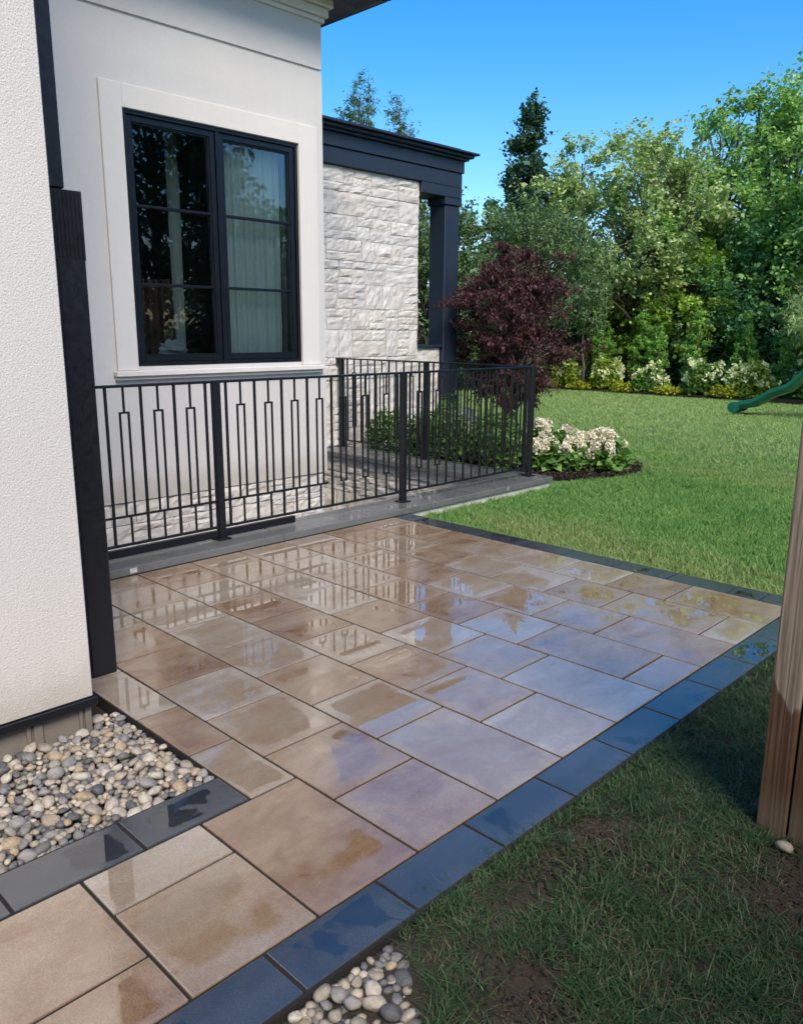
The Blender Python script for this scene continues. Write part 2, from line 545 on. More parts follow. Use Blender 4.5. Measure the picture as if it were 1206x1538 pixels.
ROWS = {
    -6: [-1.5, -1.0, 0], -5: [-1.5, -0.5, 0], -4: [-1.5, 0], -3: [-1.5, -1.0, 0], -2: [-1.5, 0],
    -1: [-1.5, -0.5, 0], 0: [-1.5, -1, 0], 1: [-1.5, 0],
    2: [-8.16, -7, -6, -5, -4, -3, -2, -1, 0],
    3: [-8.16, -7.5, -6.5, -5.5, -4.5, -3.5, -2.5, -1.5, 0],
    4: [-8.16, -7, -6, -5, -4, -3, -2, -1, 0],
    5: [-8.16, -7.5, -6.5, -5.5, -4.5, -3.5, -2.5, -1.5, 0],
    6: [-8.16, -7, -6, -5, -4, -3, -2, -0.5, 0],
    7: [-8.16, -7.5, -6.5, -5.5, -4.5, -3.5, -2.5, -1.5, 0],
    8: [-8.16, -7, -6, -5, -4, -3, -2, -0.5, 0],
    9: [-8.16, -7.5, -6.5, -5.5, -4.5, -3.5, -2.5, -1.5, 0],
}
for v, us in ROWS.items():
    for a, b in zip(us[:-1], us[1:]):
        paver(a * UX, b * UX, v * UY, (v + 1) * UY)
for a, b in ((-2.5, -1.5), (-3.5, -2.5), (-4.75, -3.5), (-6.0, -4.75)):
    paver(a * UX, b * UX, 1.5 * UY, 2 * UY)
BW = 0.18
y = -2.19
while y < 3.7:
    paver(0, BW, y, y + 0.4, True); y += 0.4
paver(0, BW, 3.81, 4.0, True)
y = -2.19
while y < 0.3:
    paver(-1.5 * UX - 0.2, -1.5 * UX, y, min(y + 0.4, 0.6), True); y += 0.4
x = -0.195
paver(x, BW, 4.0, 4.0 + 0.20, True)
paver(x - 0.2, x, 4.0, 4.0 + 0.20, True)
x -= 0.2
while x > XL + 0.05:
    x0 = max(x - 0.403, XL); paver(x0, x, 4.0, 4.0 + 0.20, True); x -= 0.403

# ------------------------------------------------------------------ river pebbles
def pebble_meshes(n, mat):
    out = []
    for k in range(n):
        bm = bmesh.new()
        bmesh.ops.create_icosphere(bm, subdivisions=2, radius=1.0)
        sx, sy, sz = random.uniform(0.85, 1.25), random.uniform(0.7, 1.0), random.uniform(0.48, 0.72)
        cuts = [(Vector((random.gauss(0, 1), random.gauss(0, 1), random.gauss(0, 1))).normalized(), random.uniform(0.62, 0.92)) for _ in range(8)]
        for v in bm.verts:
            p = v.co.copy()
            for cn, cd in cuts:
                dd = p.dot(cn) - cd
                if dd > 0: p -= cn * dd * 0.8
            p *= 1 + 0.16 * noise.noise(p * 1.1 + Vector((k * 7.1, 0, 0)))
            v.co = Vector((p.x * sx, p.y * sy, p.z * sz))
        me = bpy.data.meshes.new('pebble')
        bm.to_mesh(me); bm.free()
        me.materials.append(mat)
        me.polygons.foreach_set('use_smooth', np.ones(len(me.polygons), dtype=bool))
        out.append(me)
    return out
PM = pebble_meshes(14, M['pebble'])

def pebble_bed(name, inside, bounds, z, size, nmax, parent_loc, layers=2, cam_sort=True):
    bed = empty(name, parent_loc, kind='structure')
    x0, x1, y0, y1 = bounds
    pts = []
    tries = 0
    cell = {}
    while tries < 26000:
        tries += 1
        p = (random.uniform(x0, x1), random.uniform(y0, y1))
        if not inside(*p): continue
        s = size * random.choice((0.55, 0.7, 0.85, 1.0, 1.15, 1.4))
        ok = True
        ci, cj = int(p[0] / 0.08), int(p[1] / 0.08)
        for di in (-1, 0, 1):
            for dj in (-1, 0, 1):
                for q in cell.get((ci + di, cj + dj), ()):
                    if math.hypot(p[0] - q[0], p[1] - q[1]) < (s + q[2]) * 0.70: ok = False; break
        if ok:
            cell.setdefault((ci, cj), []).append((p[0], p[1], s)); pts.append((p[0], p[1], s))
    cx, cy = 1.5, -0.82
    pts.sort(key=lambda q: -q[2])
    for k, (px, py, s) in enumerate(pts[:nmax]):
        zz = z + 0.012 * noise.noise((px * 6, py * 6, 1.0)) + random.uniform(-0.004, 0.012)
        place('pebble', random.choice(PM), bed, (px, py, zz), rot=(random.uniform(-0.5, 0.5), random.uniform(-0.5, 0.5), random.uniform(0, 6.28)), scale=(s, s, s))
    # smaller ones filling the gaps between and below
    V, F = [], []
    bm = bmesh.new(); bmesh.ops.create_icosphere(bm, subdivisions=1, radius=1.0)
    bv = np.array([v.co[:] for v in bm.verts]); bf = np.array([[v.index for v in f.verts] for f in bm.faces]); bm.free()
    fill = []
    rest = pts[nmax:]
    for (px, py, s) in rest: fill.append((px, py, z, s))
    while len(fill) < len(rest) + 1300:
        p = (random.uniform(x0, x1), random.uniform(y0 - 0.4, y1))
        if inside(*p): fill.append((p[0], p[1], z - 0.016 + random.uniform(-0.012, 0.010), size * random.uniform(0.55, 0.95)))
    for k, (px, py, zz, s) in enumerate(fill):
        sc = np.array([s * random.uniform(0.9, 1.2), s * random.uniform(0.7, 1.0), s * 0.6])
        a = random.uniform(0, 6.28); R = np.array([[math.cos(a), -math.sin(a), 0], [math.sin(a), math.cos(a), 0], [0, 0, 1]])
        V.append((bv * sc) @ R.T + [px, py, zz]); F.append(bf + k * len(bv))
    o = geo('pebble_fill', np.concatenate(V), np.concatenate(F), M['pebble_far'], bed, smooth=True)
    tag(o, kind='stuff')
    return bed

geo('gravel_base', *boxes([(-1.95, -0.812, -2.4, 0.597, -0.139, -0.060)]), M['soil'])
bpy.data.objects['gravel_base']['kind'] = 'structure'
def in_left(x, y):
    return -1.60 < x < -0.822 and -1.6 < y < 0.588 and (x > -1.515 or y > 0.475)
pebble_bed('gravel_bed', in_left, (-1.60, -0.82, -0.42, 0.59), -0.026, 0.0255, 300, (-1.15, 0.0, -0.085))
def in_right(x, y):
    lim = 0.205 + 0.30 * min(1, max(0, (0.50 - y) / 0.22))
    return 0.200 < x < lim and -0.9 < y < 0.47
pebble_bed('gravel_patch', in_right, (0.195, 0.52, -0.5, 0.47), -0.020, 0.027, 110, (0.3, 0.1, -0.05))

# ------------------------------------------------------------------ split-face stone veneer
def stone_mesh(w, h, depth, seed, axis='x', sign=1):
    """a rock-faced stone; front points along +axis*sign, size w (across) x h (up), origin at back centre"""
    nx = 7 if w > 0.3 else 5
    ny = 5 if h > 0.14 else 4
    V, F = [], []
    for j in range(ny + 1):
        for i in range(nx + 1):
            u = i / nx; t = j / ny
            e = min(u * w, (1 - u) * w, t * h, (1 - t) * h)
            d = depth + 0.016 * noise.noise((u * w * 8 + seed * 3.1, t * h * 8, seed)) + 0.014 * noise.noise((u * w * 19, t * h * 19 + seed, seed * 1.7))
            if e < 1e-6: d = depth * 0.78 + 0.008 * noise.noise((u * 9, t * 9, seed))
            ju = (u - 0.5) * w + (0.006 * noise.noise((t * 9, seed, 3.3)) if i in (0, nx) else 0.012 * noise.noise((u * 5, t * 5, seed)))
            jt = (t - 0.5) * h + (0.006 * noise.noise((u * 9, seed, 8.3)) if j in (0, ny) else 0.010 * noise.noise((u * 5, t * 5, seed + 9)))
            V.append((d, ju, jt))
    for j in range(ny):
        for i in range(nx):
            a = j * (nx + 1) + i
            F.append((a, a + 1, a + nx + 2, a + nx + 1))
    ring = [i for i in range(nx + 1)] + [(j + 1) * (nx + 1) - 1 for j in range(1, ny + 1)] + [ny * (nx + 1) + i for i in range(nx - 1, -1, -1)] + [j * (nx + 1) for j in range(ny - 1, 0, -1)]
    b = len(V)
    for r in ring: V.append((-0.01, V[r][1], V[r][2]))
    n = len(ring)
    for k in range(n):
        F.append((ring[k], b + k, b + (k + 1) % n, ring[(k + 1) % n]))
    if axis == 'y':
        V = [(v[1], sign * v[0], v[2]) for v in V]
        if sign < 0: V = [(v[0], v[1], v[2]) for v in V]
        if sign > 0: F = [tuple(reversed(f)) for f in F]
    return V, F

def ashlar(parent, a0, a1, z0, z1, coord, axis='x', sign=1, seed=0, band=(0.26, 0.36)):
    rr = random.Random(seed)
    z = z1
    k = 0
    while z > z0 + 0.05:
        h = rr.uniform(*band)
        if z - h < z0 + 0.12: h = z - z0
        a = a0
        while a < a1 - 0.02:
            w = rr.choice((0.24, 0.32, 0.42, 0.5, 0.62))
            if a + w > a1 - 0.16: w = a1 - a
            r = rr.random()
            if r < 0.42 and w < 0.55: cuts = [0, 1]
            elif r < 0.80: cuts = [0, rr.choice((0.36, 0.42, 0.6, 0.66)), 1]
            else: cuts = [0, 0.3, 0.66, 1]
            for c0, c1 in zip(cuts[:-1], cuts[1:]):
                hh = h * (c1 - c0)
                segs = [(0, 1)]
                if w > 0.4 and rr.random() < 0.45:
                    q = rr.uniform(0.35, 0.65); segs = [(0, q), (q, 1)]
                for s0, s1 in segs:
                    ww = w * (s1 - s0)
                    V, F = stone_mesh(ww - 0.008, hh - 0.008, rr.uniform(0.020, 0.038), k + seed * 13.7, axis, sign)
                    cc = a + w * (s0 + s1) / 2; zc = z - h + h * (c0 + c1) / 2
                    loc = (coord - 0.012, cc, zc) if axis == 'x' else (cc, coord - sign * 0.012, zc)
                    place('stone', mesh('stone', V, F, M['veneer'], smooth=False), parent, loc)
                    k += 1
            a += w
        z -= h

# ------------------------------------------------------------------ the house
XW = -5.25
house = empty('house', (-5.25, 2.5, 0), 'cream stucco house with a black framed window, limestone wall and dark porch', 'house')
# near wing
box('wing_wall', (-9.0, -1.5, -9.0, 0.467, 0.128, 7.45), M['stucco_near'], house, 0.004)
box('drip_trim', [(-9.0, -1.487, -9.0, 0.480, 0.090, 0.126)], M['black'], house, 0.003)
box('foundation', [(-9.0, -1.53, -9.0, 0.462, -0.6, 0.0895)], M['concrete'], house, 0.004)
for y0, y1 in ((0.205, 0.222), (0.232, 0.268), (0.412, 0.428), (0.436, 0.4635), (-0.35, -0.31), (-0.9, -0.86)):
    box('form_ridge', (-1.54, -1.517, y0, y1, -0.2, 0.0885), M['concrete'], house, 0.004)
box('wing_eave', [(-9.6, -1.0, -9.6, 0.97, 7.452, 7.7)], M['navy'], house, 0.01)
geo('wing_roof', [(-9.7, -9.7, 7.703), (-0.98, -9.7, 7.703), (-0.98, 0.99, 7.703), (-9.7, 0.99, 7.703), (-5.3, -5.2, 8.4), (-5.3, -3.4, 8.4)],
    [(0, 1, 4), (1, 2, 5, 4), (2, 3, 5), (3, 0, 4, 5)], M['roof'], house)
# black downspout in the corner
ds = empty('downspout', (-1.965, 0.735, 0), parent=house)
box('pipe', (-2.0, -1.93, 0.657, 0.778, 0.0, 2.10), M['black'], ds, 0.006)
box('pipe', (-2.0, -1.94, 0.63, 0.716, 2.14, 7.45), M['black'], ds, 0.006)
V, F = [], []
bl = [(-2.004, -1.929, 0.655, 0.779, 1.86, 2.135)]
for k in range(7):
    yk = 0.666 + 0.017 * k
    bl.append((-1.9285, -1.923, yk - 0.004, yk + 0.004, 1.87, 2.13))
box('ribbed_collar', bl, M['black'], ds, 0.0015)
for zz in (0.7, 1.5):
    box('bracket', (-1.985, -1.945, 0.46, 0.692, zz, zz + 0.03), M['black'], ds, 0.002)

# main block with the window
WY_0, WY_1, WZ_0, WZ_1 = 2.722, 4.568, 1.256, 3.372
GZ = 4.10
box('stucco_wall', [(-5.5, XW, 0.469, WY_0, 0.05, GZ - 0.012), (-5.5, XW, WY_1, 4.90, 0.05, GZ - 0.012), (-5.5, XW, WY_0, WY_1, 0.05, WZ_0), (-5.5, XW, WY_0, WY_1, WZ_1, GZ - 0.012),
                    (-5.5, XW - 0.02, 0.469, 4.885, GZ - 0.013, GZ + 0.013), (-5.5, XW, 0.469, 4.90, GZ + 0.012, 4.53), (-11.5, -5.502, 4.65, 4.898, -0.5, 4.53)], M['stucco'], house, 0.0, origin=(XW, 2.5, 0))
box('cornice', [(-5.6, XW + 0.025, 0.47, 4.935, 4.532, 4.575)], M['trim'], house, 0.008)
box('cornice', [(-5.6, XW + 0.055, 0.47, 4.965, 4.577, 4.66)], M['trim'], house, 0.02, seg=3)
box('cornice', [(-5.6, XW + 0.09, 0.47, 5.0, 4.662, 4.74)], M['trim'], house, 0.012)
box('soffit', [(-11.6, XW + 0.40, 0.47, 5.32, 4.742, 4.79)], M['navy'], house, 0.004)
for k in range(10):
    box('soffit_board', (XW + 0.10 + 0.03 * k, XW + 0.125 + 0.03 * k, 0.48, 5.30, 4.735, 4.7415), M['navy'], house, 0.002)
box('gutter', [(XW + 0.402, XW + 0.52, 0.47, 5.44, 4.76, 4.90), (-11.6, XW + 0.402, 5.325, 5.44, 4.76, 4.90)], M['black'], house, 0.012)
geo('main_roof', [(-11.6, 0.47, 4.905), (XW + 0.52, 0.47, 4.905), (XW + 0.52, 5.44, 4.905), (-11.6, 5.44, 4.905), (-8.2, 1.0, 5.9), (-8.2, 3.2, 5.9)],
    [(0, 1, 4), (1, 2, 5, 4), (2, 3, 5), (3, 0, 4, 5)], M['roof'], house)

# window surround
box('window_trim', [(XW, XW + 0.030, 2.525, WY_0 - 0.002, 1.222, 3.56), (XW, XW + 0.030, WY_1 + 0.002, 4.80, 1.222, 3.56), (XW, XW + 0.0295, WY_0 - 0.001, WY_1 + 0.001, WZ_1 + 0.002, 3.56)], M['trim'], house, 0.004)
box('window_sill', [(XW, XW + 0.075, 2.49, 4.83, 1.172, 1.22)], M['trim'], house, 0.006)
box('window_apron', [(XW, XW + 0.045, 2.50, 4.82, 1.142, 1.170)], M['trim'], house, 0.004)
win = empty('window', (XW, 3.645, 1.256), parent=house)
XF = XW - 0.005
def ring(x0, x1, y0, y1, z0, z1, w):
    return [(x0, x1, y0, y0 + w, z0, z1), (x0, x1, y1 - w, y1, z0, z1), (x0, x1, y0 + w + .0002, y1 - w - .0002, z0, z0 + w), (x0, x1, y0 + w + .0002, y1 - w - .0002, z1 - w, z1)]
box('frame', ring(XW - 0.16, XF + 0.012, WY_0 + 0.002, WY_1 - 0.002, WZ_0 + 0.002, WZ_1 - 0.002, 0.032) + [(XW - 0.16, XF + 0.010, 3.626, 3.662, WZ_0 + 0.035, WZ_1 - 0.035)], M['frame'], win, 0.003)
for (a, b) in ((WY_0 + 0.037, 3.622), (3.666, WY_1 - 0.037)):
    box('sash', ring(XW - 0.11, XF - 0.006, a, b, WZ_0 + 0.037, WZ_1 - 0.037, 0.050) + ring(XW - 0.10, XF - 0.018, a + 0.0505, b - 0.0505, WZ_0 + 0.0875, WZ_1 - 0.0875, 0.012), M['frame'], win, 0.003)
    g0, g1 = a + 0.055, b - 0.055
    zs = (WZ_0 + 0.095, 1.965, 2.62, WZ_1 - 0.095)
    for z0, z1 in zip(zs[:-1], zs[1:]):
        box('pane', (XW - 0.052, XW - 0.046, g0, g1, z0 + 0.0015, z1 - 0.0015), M['glass'], win, 0.0)
    for z in zs[1:3]:
        box('muntin', (XW - 0.075, XW - 0.022, g0, g1, z - 0.013, z + 0.013), M['frame'], win, 0.005)
M['white_wood'] = mat_simple('white_interior_wood', (0.7, 0.7, 0.68), 0.5, 0.05, 10)
for ja, jb in ((WY_0 + 0.004, WY_0 + 0.03), (WY_1 - 0.03, WY_1 - 0.004)):
    box('inner_jamb', (XW - 0.26, XW - 0.165, ja, jb, WZ_0 + 0.01, WZ_1 - 0.01), M['white_wood'], win, 0.002)
# the room behind
rv = [(-9.0, 0.8, 0.5), (-5.51, 0.8, 0.5), (-5.51, 4.64, 0.5), (-9.0, 4.64, 0.5), (-9.0, 0.8, 3.9), (-5.51, 0.8, 3.9), (-5.51, 4.64, 3.9), (-9.0, 4.64, 3.9)]
geo('room', rv, [(0, 1, 2, 3), (7, 6, 5, 4), (0, 3, 7, 4), (3, 2, 6, 7), (1, 0, 4, 5)], M['plaster'], house)

# foundation veneer facing the well
fw = box('foundation_wall', [(-5.6, XW - 0.03, 0.47, 4.87, -2.6, 0.048)], M['mortar'], house, 0.0, origin=(XW, 2.5, -0.2))
ashlar(fw, 0.9, 4.87, -0.62, 0.046, XW - 0.03, 'x', 1, seed=5, band=(0.16, 0.24))

# porch: stone wall, low wall, column and entablature
sw = box('stone_wall', [(-7.0, -6.69, 4.902, 7.84, -2.6, 3.598)], M['mortar'], house, 0.0, origin=(-6.69, 6.4, 0.5))
ashlar(sw, 5.2, 7.85, 0.05, 3.596, -6.69, 'x', 1, seed=11, band=(0.24, 0.36))
lw = box('low_wall', [(-7.0, -6.72, 7.842, 8.36, -0.1, 1.33)], M['mortar'], house, 0.0)
ashlar(lw, 7.86, 8.36, 0.3, 1.33, -6.72, 'x', 1, seed=3, band=(0.24, 0.34))
box('wall_cap', (-7.03, -6.66, 7.846, 8.37, 1.332, 1.375), M['navy'], house, 0.006)
XP = -6.62
box('porch_beam', [(-11.5, XP, 4.902, 8.70, 3.60, 3.80), (-7.05, XP - 0.001, 7.852, 8.699, 3.455, 3.599)], M['navy'], house, 0.006)
box('porch_fascia', [(-11.5, XP + 0.022, 4.902, 8.722, 3.802, 3.965)], M['navy'], house, 0.006)
box('porch_cornice', [(-11.6, XP + 0.07, 4.902, 8.77, 3.967, 4.0)], M['navy'], house, 0.008)
box('porch_cornice', [(-11.6, XP + 0.12, 4.902, 8.83, 4.002, 4.045)], M['navy'], house, 0.012)
box('porch_cornice', [(-11.6, XP + 0.17, 4.902, 8.89, 4.047, 4.075)], M['navy'], house, 0.006)
box('porch_roof', [(-11.6, XP - 0.02, 4.902, 8.68, 4.077, 4.14)], M['navy'], house, 0.006)
col = box('column', [(-6.96, -6.65, 8.375, 8.685, 0.42, 3.352)], M['navy'], house, 0.01)
box('capital', [(-6.985, -6.625, 8.35, 8.71, 3.354, 3.453)], M['navy'], col, 0.006)
box('plinth', [(-6.985, -6.625, 8.372, 8.71, 0.40, 0.62)], M['navy'], col, 0.006)
box('porch_slab', [(-11.5, -6.45, 8.365, 8.9, -0.1, 0.40), (-11.5, -7.0, 4.9, 8.364, -0.1, 0.398)], M['slab'], house, 0.012)
for k, (dz, dy) in enumerate(((0.29, 0.35), (0.18, 0.70), (0.07, 1.05))):
    box('porch_step', (-9.4, -6.5, 8.902 + dy - 0.35, 8.90 + dy, -0.1, dz), M['slab'], house, 0.012)

# ------------------------------------------------------------------ light well and its coping
def mat_coping():
    t = NT('wet_grey_limestone')
    p = t.pos()
    n = t.noise(p, 5, 5, 0.6); f = t.noise(p, 120, 3, 0.7)
    c = t.mix(n, (0.085, 0.09, 0.095), (0.155, 0.16, 0.16))
    c = t.mix(1.0, c, t.ramp(f, [(0.3, 0.8), (0.7, 1.12)]), 'MULTIPLY')
    pud = t.mapr(t.noise(p, 3.1, 3), 0.50, 0.56)
    r = t.math('ADD', t.math('MULTIPLY', t.math('SUBTRACT', 1.0, pud), 0.26), 0.03)
    t.pbr(Base_Color=c, Roughness=r, Normal=t.bump(f, 0.12, 0.001))
    return t.m
M['coping'] = mat_coping()
well = empty('light_well', (-3.5, 3.3, 0), 'low grey coping and limestone lined light well beside the patio', 'retaining wall')
wr = box('well_wall', [(-3.66, -3.34, 0.475, 6.40, -2.6, -0.003), (-6.66, -3.661, 5.98, 6.40, -2.6, -0.003), (-6.66, -3.66, 0.475, 5.98, -2.75, -2.6)], M['mortar'], well, 0.0, origin=(-3.5, 3.3, -0.1))
ashlar(wr, -6.66, -3.67, -0.80, -0.012, 5.98, 'y', -1, seed=21, band=(0.18, 0.28))
ys = [0.475, 1.35, 2.82, 4.55, 6.42]
for y0, y1 in zip(ys[:-1], ys[1:]):
    box('coping_slab', (-3.69, XL - 0.003, y0 + 0.002, y1 - 0.002, 0.0, 0.055), M['coping'], well, 0.005)
xs = [-6.64, -5.2, -3.692]
for x0, x1 in zip(xs[:-1], xs[1:]):
    box('coping_slab', (x0 + 0.002, x1 - 0.002, 5.90, 6.42, -0.005, 0.055), M['coping'], well, 0.005)
M['white_mark'] = mat_simple('white_sticker', (0.42, 0.44, 0.45), 0.6, 0.3, 60)
for (yy, w) in ((1.555, 0.05), (5.62, 0.014)):
    box('paint_mark', (XL - 0.003, XL - 0.0015, yy, yy + w, 0.014, 0.046), M['white_mark'], well, 0.0)

# ------------------------------------------------------------------ railing
rail = empty('guard_railing', (-3.52, 3.5, 0.055), 'black metal guard railing with rectangular balusters around the light well', 'railing')
RX = -3.52
ZT, ZB = 1.225, 0.150
def rail_run(axis, posts, fixed, start, rot):
    def bx(a0, a1, f0, f1, z0, z1):
        return (f0, f1, a0, a1, z0, z1) if axis == 'y' else (a0, a1, f0, f1, z0, z1)
    a0, a1 = posts[0], posts[-1]
    if start is not None: a0 = start
    box('top_rail', bx(min(a0, a1), max(a0, a1), fixed - 0.024, fixed + 0.024, ZT - 0.018, ZT), M['black'], rail, 0.005)
    box('bottom_rail', bx(min(a0, a1), max(a0, a1), fixed - 0.010, fixed + 0.010, ZB - 0.009, ZB + 0.009), M['black'], rail, 0.002)
    return bx
full_me = bev_mesh('baluster', [(-0.0085, 0.0085, -0.0085, 0.0085, ZB + 0.009, ZT - 0.018)], M['black'], 0.0015)
RZ0, RZ1, RW = 0.340, 1.048, 0.037
fr = [(-.0065, .0065, -.0065, .0065, ZB + .009, RZ0), (-.0065, .0065, -.0065, .0065, RZ1, ZT - .018),
      (-.0065, .0065, -RW, RW, RZ0, RZ0 + .013), (-.0065, .0065, -RW, RW, RZ1 - .013, RZ1),
      (-.0065, .0065, -RW, -RW + .013, RZ0 + .0132, RZ1 - .0132), (-.0065, .0065, RW - .013, RW, RZ0 + .0132, RZ1 - .0132)]
rect_me = bev_mesh('rectangle_baluster', fr, M['black'], 0.001)
def baluster(kind, a, axis, fixed):
    loc = (fixed, a, 0) if axis == 'y' else (a, fixed, 0)
    place(kind, full_me if kind == 'baluster' else rect_me, rail, loc, rot=None if axis == 'y' else (0, 0, math.pi / 2))
def post(x, y):
    p = box('post', (x - 0.027, x + 0.027, y - 0.027, y + 0.027, 0.056, ZT - 0.004), M['black'], rail, 0.004)
    box('base_plate', (x - 0.055, x + 0.055, y - 0.055, y + 0.055, 0.0555, 0.066), M['black'], p, 0.003)
PY = [0.50, 2.40, 4.325, 6.26]
rail_run('y', PY, RX, 0.50, False)
for yy in PY: post(RX, yy)
for s, (pa, pb) in enumerate(zip(PY[:-1], PY[1:])):
    n = 8
    pitch = (pb - pa - 0.17) / (n - 1)
    for k in range(n):
        a = pa + 0.085 + pitch * k
        baluster('baluster', a, 'y', RX)
        if k < n - 1: baluster('rectangle_baluster', a + pitch / 2, 'y', RX)
box('cross_bar', (RX - 0.007, RX + 0.007, 0.53, 3.445, 0.338, 0.3535), M['black'], rail, 0.001)
box('toe_channel', (RX - 0.030, RX + 0.004, 0.53, 3.09, 0.070, 0.124), M['black'], rail, 0.003)
FY = 6.30
rail_run('x', [-6.66, RX], FY, None, True)
PX = [-6.585, -5.07]
for xx in PX: post(xx, FY)
pxs = [-6.585, -5.07, RX]
for pa, pb in zip(pxs[:-1], pxs[1:]):
    n = 6 if pb - pa > 1.53 else 6
    pitch = (pb - pa - 0.23) / (n - 1)
    for k in range(n):
        a = pa + 0.115 + pitch * k
        baluster('baluster', a, 'x', FY)
        if k < n - 1: baluster('rectangle_baluster', a + pitch / 2, 'x', FY)
box('wall_bracket', (-6.675, -6.62, FY - 0.03, FY + 0.03, 1.15, 1.226), M['black'], rail, 0.006)

# ------------------------------------------------------------------ wooden fence posts at the right edge
def plank_obj(name, b, parent):
    x0, x1, y0, y1, z0, z1 = b
    return box(name, b, M['wood'], parent, 0.006, origin=((x0 + x1) / 2, (y0 + y1) / 2, 0.0), seg=2)
fence = empty('wooden_fence', (1.0, 1.75, -0.03), 'weathered wooden gate post and fence at the right edge, dark wet foot', 'fence')
plank_obj('post', (0.680, 0.772, 1.712, 1.804, -0.10, 1.95), fence)
plank_obj('post', (0.779, 0.871, 1.716, 1.806, -0.045, 1.95), fence)
for k in range(12):
    x0 = 0.885 + 0.145 * k
    plank_obj('board', (x0, x0 + 0.138, 1.775, 1.793, 0.04, 1.85), fence)
plank_obj('fence_rail', (0.872, 2.64, 1.795, 1.833, 0.30, 0.39), fence)
plank_obj('fence_rail', (0.872, 2.64, 1.795, 1.833, 1.50, 1.59), fence)
side = empty('added_shade_fence', (2.65, -1.8, -0.03), 'added tall board fence shading the verge from the right, outside the frame', 'fence')  # unseen fence, added to keep the verge in shade
pl_me = bev_mesh('board', [(-0.009, 0.009, -0.068, 0.068, 0.0, 1.86)], M['wood'], 0.004)
for k in range(48):
    place('board', pl_me, side, (2.65, -5.2 + 0.142 * k, 0.02))
for yy in (-5.25, -2.9, -0.5, 1.72):
    plank_obj('post', (2.665, 2.757, yy - 0.046, yy + 0.046, -0.1, 1.95), side)
for zz in (0.3, 1.5):
    plank_obj('fence_rail', (2.661, 2.70, -5.2, 1.67, zz, zz + 0.09), side)
st = place('stone', PM[3], None, (0.800, 1.640, -0.005), rot=(0.2, 0.1, 0.5), scale=(0.033, 0.033, 0.036))
tag(st, 'single pale pebble lying at the foot of the fence post', 'stone')

# ------------------------------------------------------------------ foliage helpers
def unit(v): return v / np.maximum(np.linalg.norm(v, axis=1, keepdims=True), 1e-9)

def leaf_quads(cent, size, r, droop=0.3, wide=0.45, jit=0.35, flat=0.5):
    n = len(cent)
    d = r.normal(0, 1, (n, 3)); d[:, 2] = d[:, 2] * 0.6 - droop
    d = unit(d)
    upv = r.normal(0, flat, (n, 3)); upv[:, 2] += 1.0
    s = unit(np.cross(d, upv))
    nrm = np.cross(s, d)
    L = (size * (1 + r.normal(0, jit, n)).clip(0.45, 1.9))[:, None]
    a = cent
    t = cent + d * L + nrm * L * -0.08
    mid = cent + d * L * 0.45 + nrm * L * 0.07
    V = np.stack([a, mid + s * L * wide, t, mid - s * L * wide], 1).reshape(-1, 3)
    F = np.arange(4 * n).reshape(n, 4)
    return V, F

def env_noise(a, t, seed):
    return noise.noise((math.cos(a) * 1.6 + seed, math.sin(a) * 1.6, t * 4.5 + seed * 0.7))

LEAFN, LEAFS = 2.15, 0.66
SHAPES = {
    'oval': lambda t: math.sin(math.pi * (0.08 + 0.88 * t)) ** 0.65,
    'dome': lambda t: max(0.0, 1 - t ** 2.3) ** 0.6 * (0.72 + 0.28 * min(1, t * 4)),
    'cone': lambda t: (1 - t) ** 0.85 * 0.95 + 0.05,
    'spire': lambda t: (1 - t) ** 0.7 * 0.9 + 0.06,
    'column': lambda t: min(1, (1 - t) * 2.2) ** 0.7 * (0.75 + 0.25 * min(1, t * 5)),
    'full': lambda t: max(0.0, 1 - t ** 3.5) ** 0.7,
}

